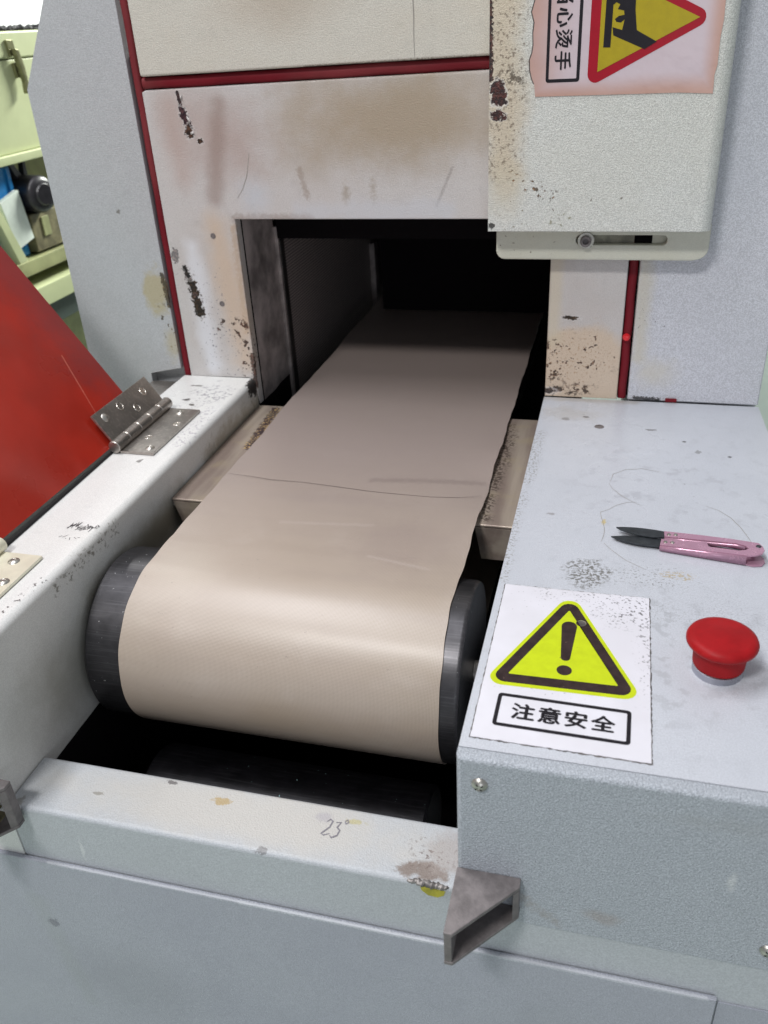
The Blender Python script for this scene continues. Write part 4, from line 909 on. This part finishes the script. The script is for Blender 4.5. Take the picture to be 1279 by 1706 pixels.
def wall_of(name, line, zb):
    bm = bmesh.new(); rows = []
    for x, y in line:
        rows.append([bm.verts.new(Vector((x, y, zz)) * MM) for zz in (zb, 5.0)])
    for a, b in zip(rows, rows[1:]): bm.faces.new((a[0], b[0], b[1], a[1]))
    ob = link(name, fin(bm, name), m_snip, sn, wn=False); ob.modifiers.new('t', 'SOLIDIFY').thickness = 0.001
    tilt(ob); return ob
wall_of('handle_side', [(109.9, 226.4), (125, 223.9), (140.6, 221.5), (168.1, 217.2)], 1.0)
wall_of('handle_side', [(113.3, 238.0), (128, 236.4), (142.9, 234.6), (162.6, 232.6), (168.4, 229.6)], 2.2)
wall_of('handle_side', [(113.2, 245.6), (139.5, 241.9), (159.5, 238.3), (177.0, 234.0)], 1.2)
prism('handle_tail', [(110.5, 226.6), (168, 217.2), (173, 215.6), (179, 217), (181.6, 221.5), (181.4, 227), (178.0, 233.5), (160, 236.5), (146, 238.5), (142, 230)], 'z', 0.3, 1.3, m_snip, sn, 0.3)
for x, y in ((116.5, 240.9), (121.2, 241.0), (113.8, 230.2), (118.6, 229.9)):
    lathe('rivet', [(0, 1.0), (1.1, 0.8), (1.6, 0)], (x, y, 5.6 + 0.055 * (x - 110)), (0, 0, 1), m_screw, sn, 14)
lathe('tail_rivet', [(0, 0.5), (1.5, 0.5), (2.0, 0)], (177.0, 229.5, 9.3), (0, 0, 1), m_blade, sn, 14)

# ------------------------------------------------------------------ background machine
bg = thing('cream_machine', 'cream-green cabinet machine with a toggle latch, standing behind on the left', 'machine', (-1080, 1150, -800))
X = -900
box('cabinet_body', (X - 380, 700, 190), (X, 1700, 322.5), m_cream, bg, bev=2)
box('cabinet_lid', (X - 380, 700, 324), (X + 1, 1700, 362), m_cream, bg, bev=3, seg=3)
box('cabinet_flange', (X - 380, 690, 176), (X + 9, 1710, 189.5), m_cream, bg, bev=2)
la = group_part('toggle_latch', (X + 5, 1013, 310), bg)
prism('latch_plate', [(1003, 350), (1020, 350), (1022, 330), (1006, 326)], 'x', X + 1.2, X + 6, m_latch, la, 1)
prism('latch_lever', [(1008, 338), (1018, 336), (1024, 312), (1025, 288), (1018, 272), (1014, 274), (1016, 290), (1012, 312)], 'x', X + 6.5, X + 15, m_latch, la, 2, 2)
prism('latch_hook', [(1009, 318), (1017, 318), (1018, 296), (1011, 296)], 'x', X + 0.5, X + 6, m_latch, la, 1)
box('back_panel', (X - 200, 700, -560), (X - 192, 1700, 175), m_olive, bg, bev=1)
box('drive_housing', (X - 150, 968, 30), (X - 4, 1090, 92), m_brown, bg, bev=3)
box('housing_recess', (X - 3.8, 994, 52), (X - 1, 1014, 84), m_olive, bg, bev=1)
box('frame_rail', (X - 180, 700, 2), (X + 4, 1700, 26), m_olive, bg, bev=2)
box('base_rail', (X - 180, 700, -52), (X + 14, 1700, -18), m_cream, bg, bev=2)
box('base_shadow_panel', (X - 180, 700, -95), (X - 4, 1700, -53), m_base_shade, bg, bev=2)  # dark panel standing in for the shade below the base rail
prism('slanted_post', [(868, 130), (884, 130), (930, 20), (908, 20)], 'x', X - 20, X + 2, m_cream, bg, 1)
for y in (720, 1660): box('leg', (X - 60, y, -800), (X - 10, y + 40, -96), m_olive, bg, bev=2)
prism('white_cover_panel', [(899, 124), (952, 136), (964, 56), (916, 46)], 'x', X - 12, X - 2, m_whitep, bg, 1.5)
mo = group_part('motor', (X - 30, 994, 126), bg, 'round black motor')
lathe('motor_body', [(0, 44), (20, 44), (27, 40), (30, 34), (30, -60), (0, -60)], (X - 22, 998, 122), (1, -0.25, 0), m_motor, mo, 40)
lathe('motor_cap', [(0, 3), (16, 3), (18, 0)], (X - 22 + 43, 998 - 10.8, 122), (1, -0.25, 0), m_motor, mo, 32)
prism('motor_bracket', [(966, 175), (978, 175), (1000, 146), (1006, 175), (1012, 175), (1012, 140), (985, 140)], 'x', X - 30, X - 20, m_motor, mo, 1)
bc = thing('blue_crate', 'blue plastic crate under the cream cabinet', 'crate', (-945, 900, 26.4))
box('crate_wall', (-985, 830, 26.4), (-918, 966, 172), m_blue, bc, bev=4, seg=3)
for y in (870, 915, 950): box('crate_rib', (-917.8, y, 40), (-914.5, y + 4, 168), m_blue, bc, bev=1)
random.seed(5)
bm = bmesh.new()
for i in range(420):
    r = random.uniform(2, 5.5)
    M = Matrix.Translation(Vector((random.uniform(X - 120, X - 4), random.uniform(850, 1200), 362 + random.uniform(0.6, 1) * r)) * MM) @ Matrix.Rotation(random.uniform(0, 6), 4, 'Z') @ Matrix.Rotation(random.uniform(0, 3), 4, 'X') @ Matrix.Diagonal((random.uniform(.6, 1.5), random.uniform(.6, 1.5), random.uniform(.6, 1), 1))
    bmesh.ops.create_icosphere(bm, subdivisions=1, radius=r * MM, matrix=M)
db = link('rubber_scraps', fin(bm, 'rubber_scraps', 20), m_debris, None, wn=False)
db['kind'] = 'stuff'; db['label'] = 'black scraps heaped along the top of the cream cabinet'; db['category'] = 'scraps'
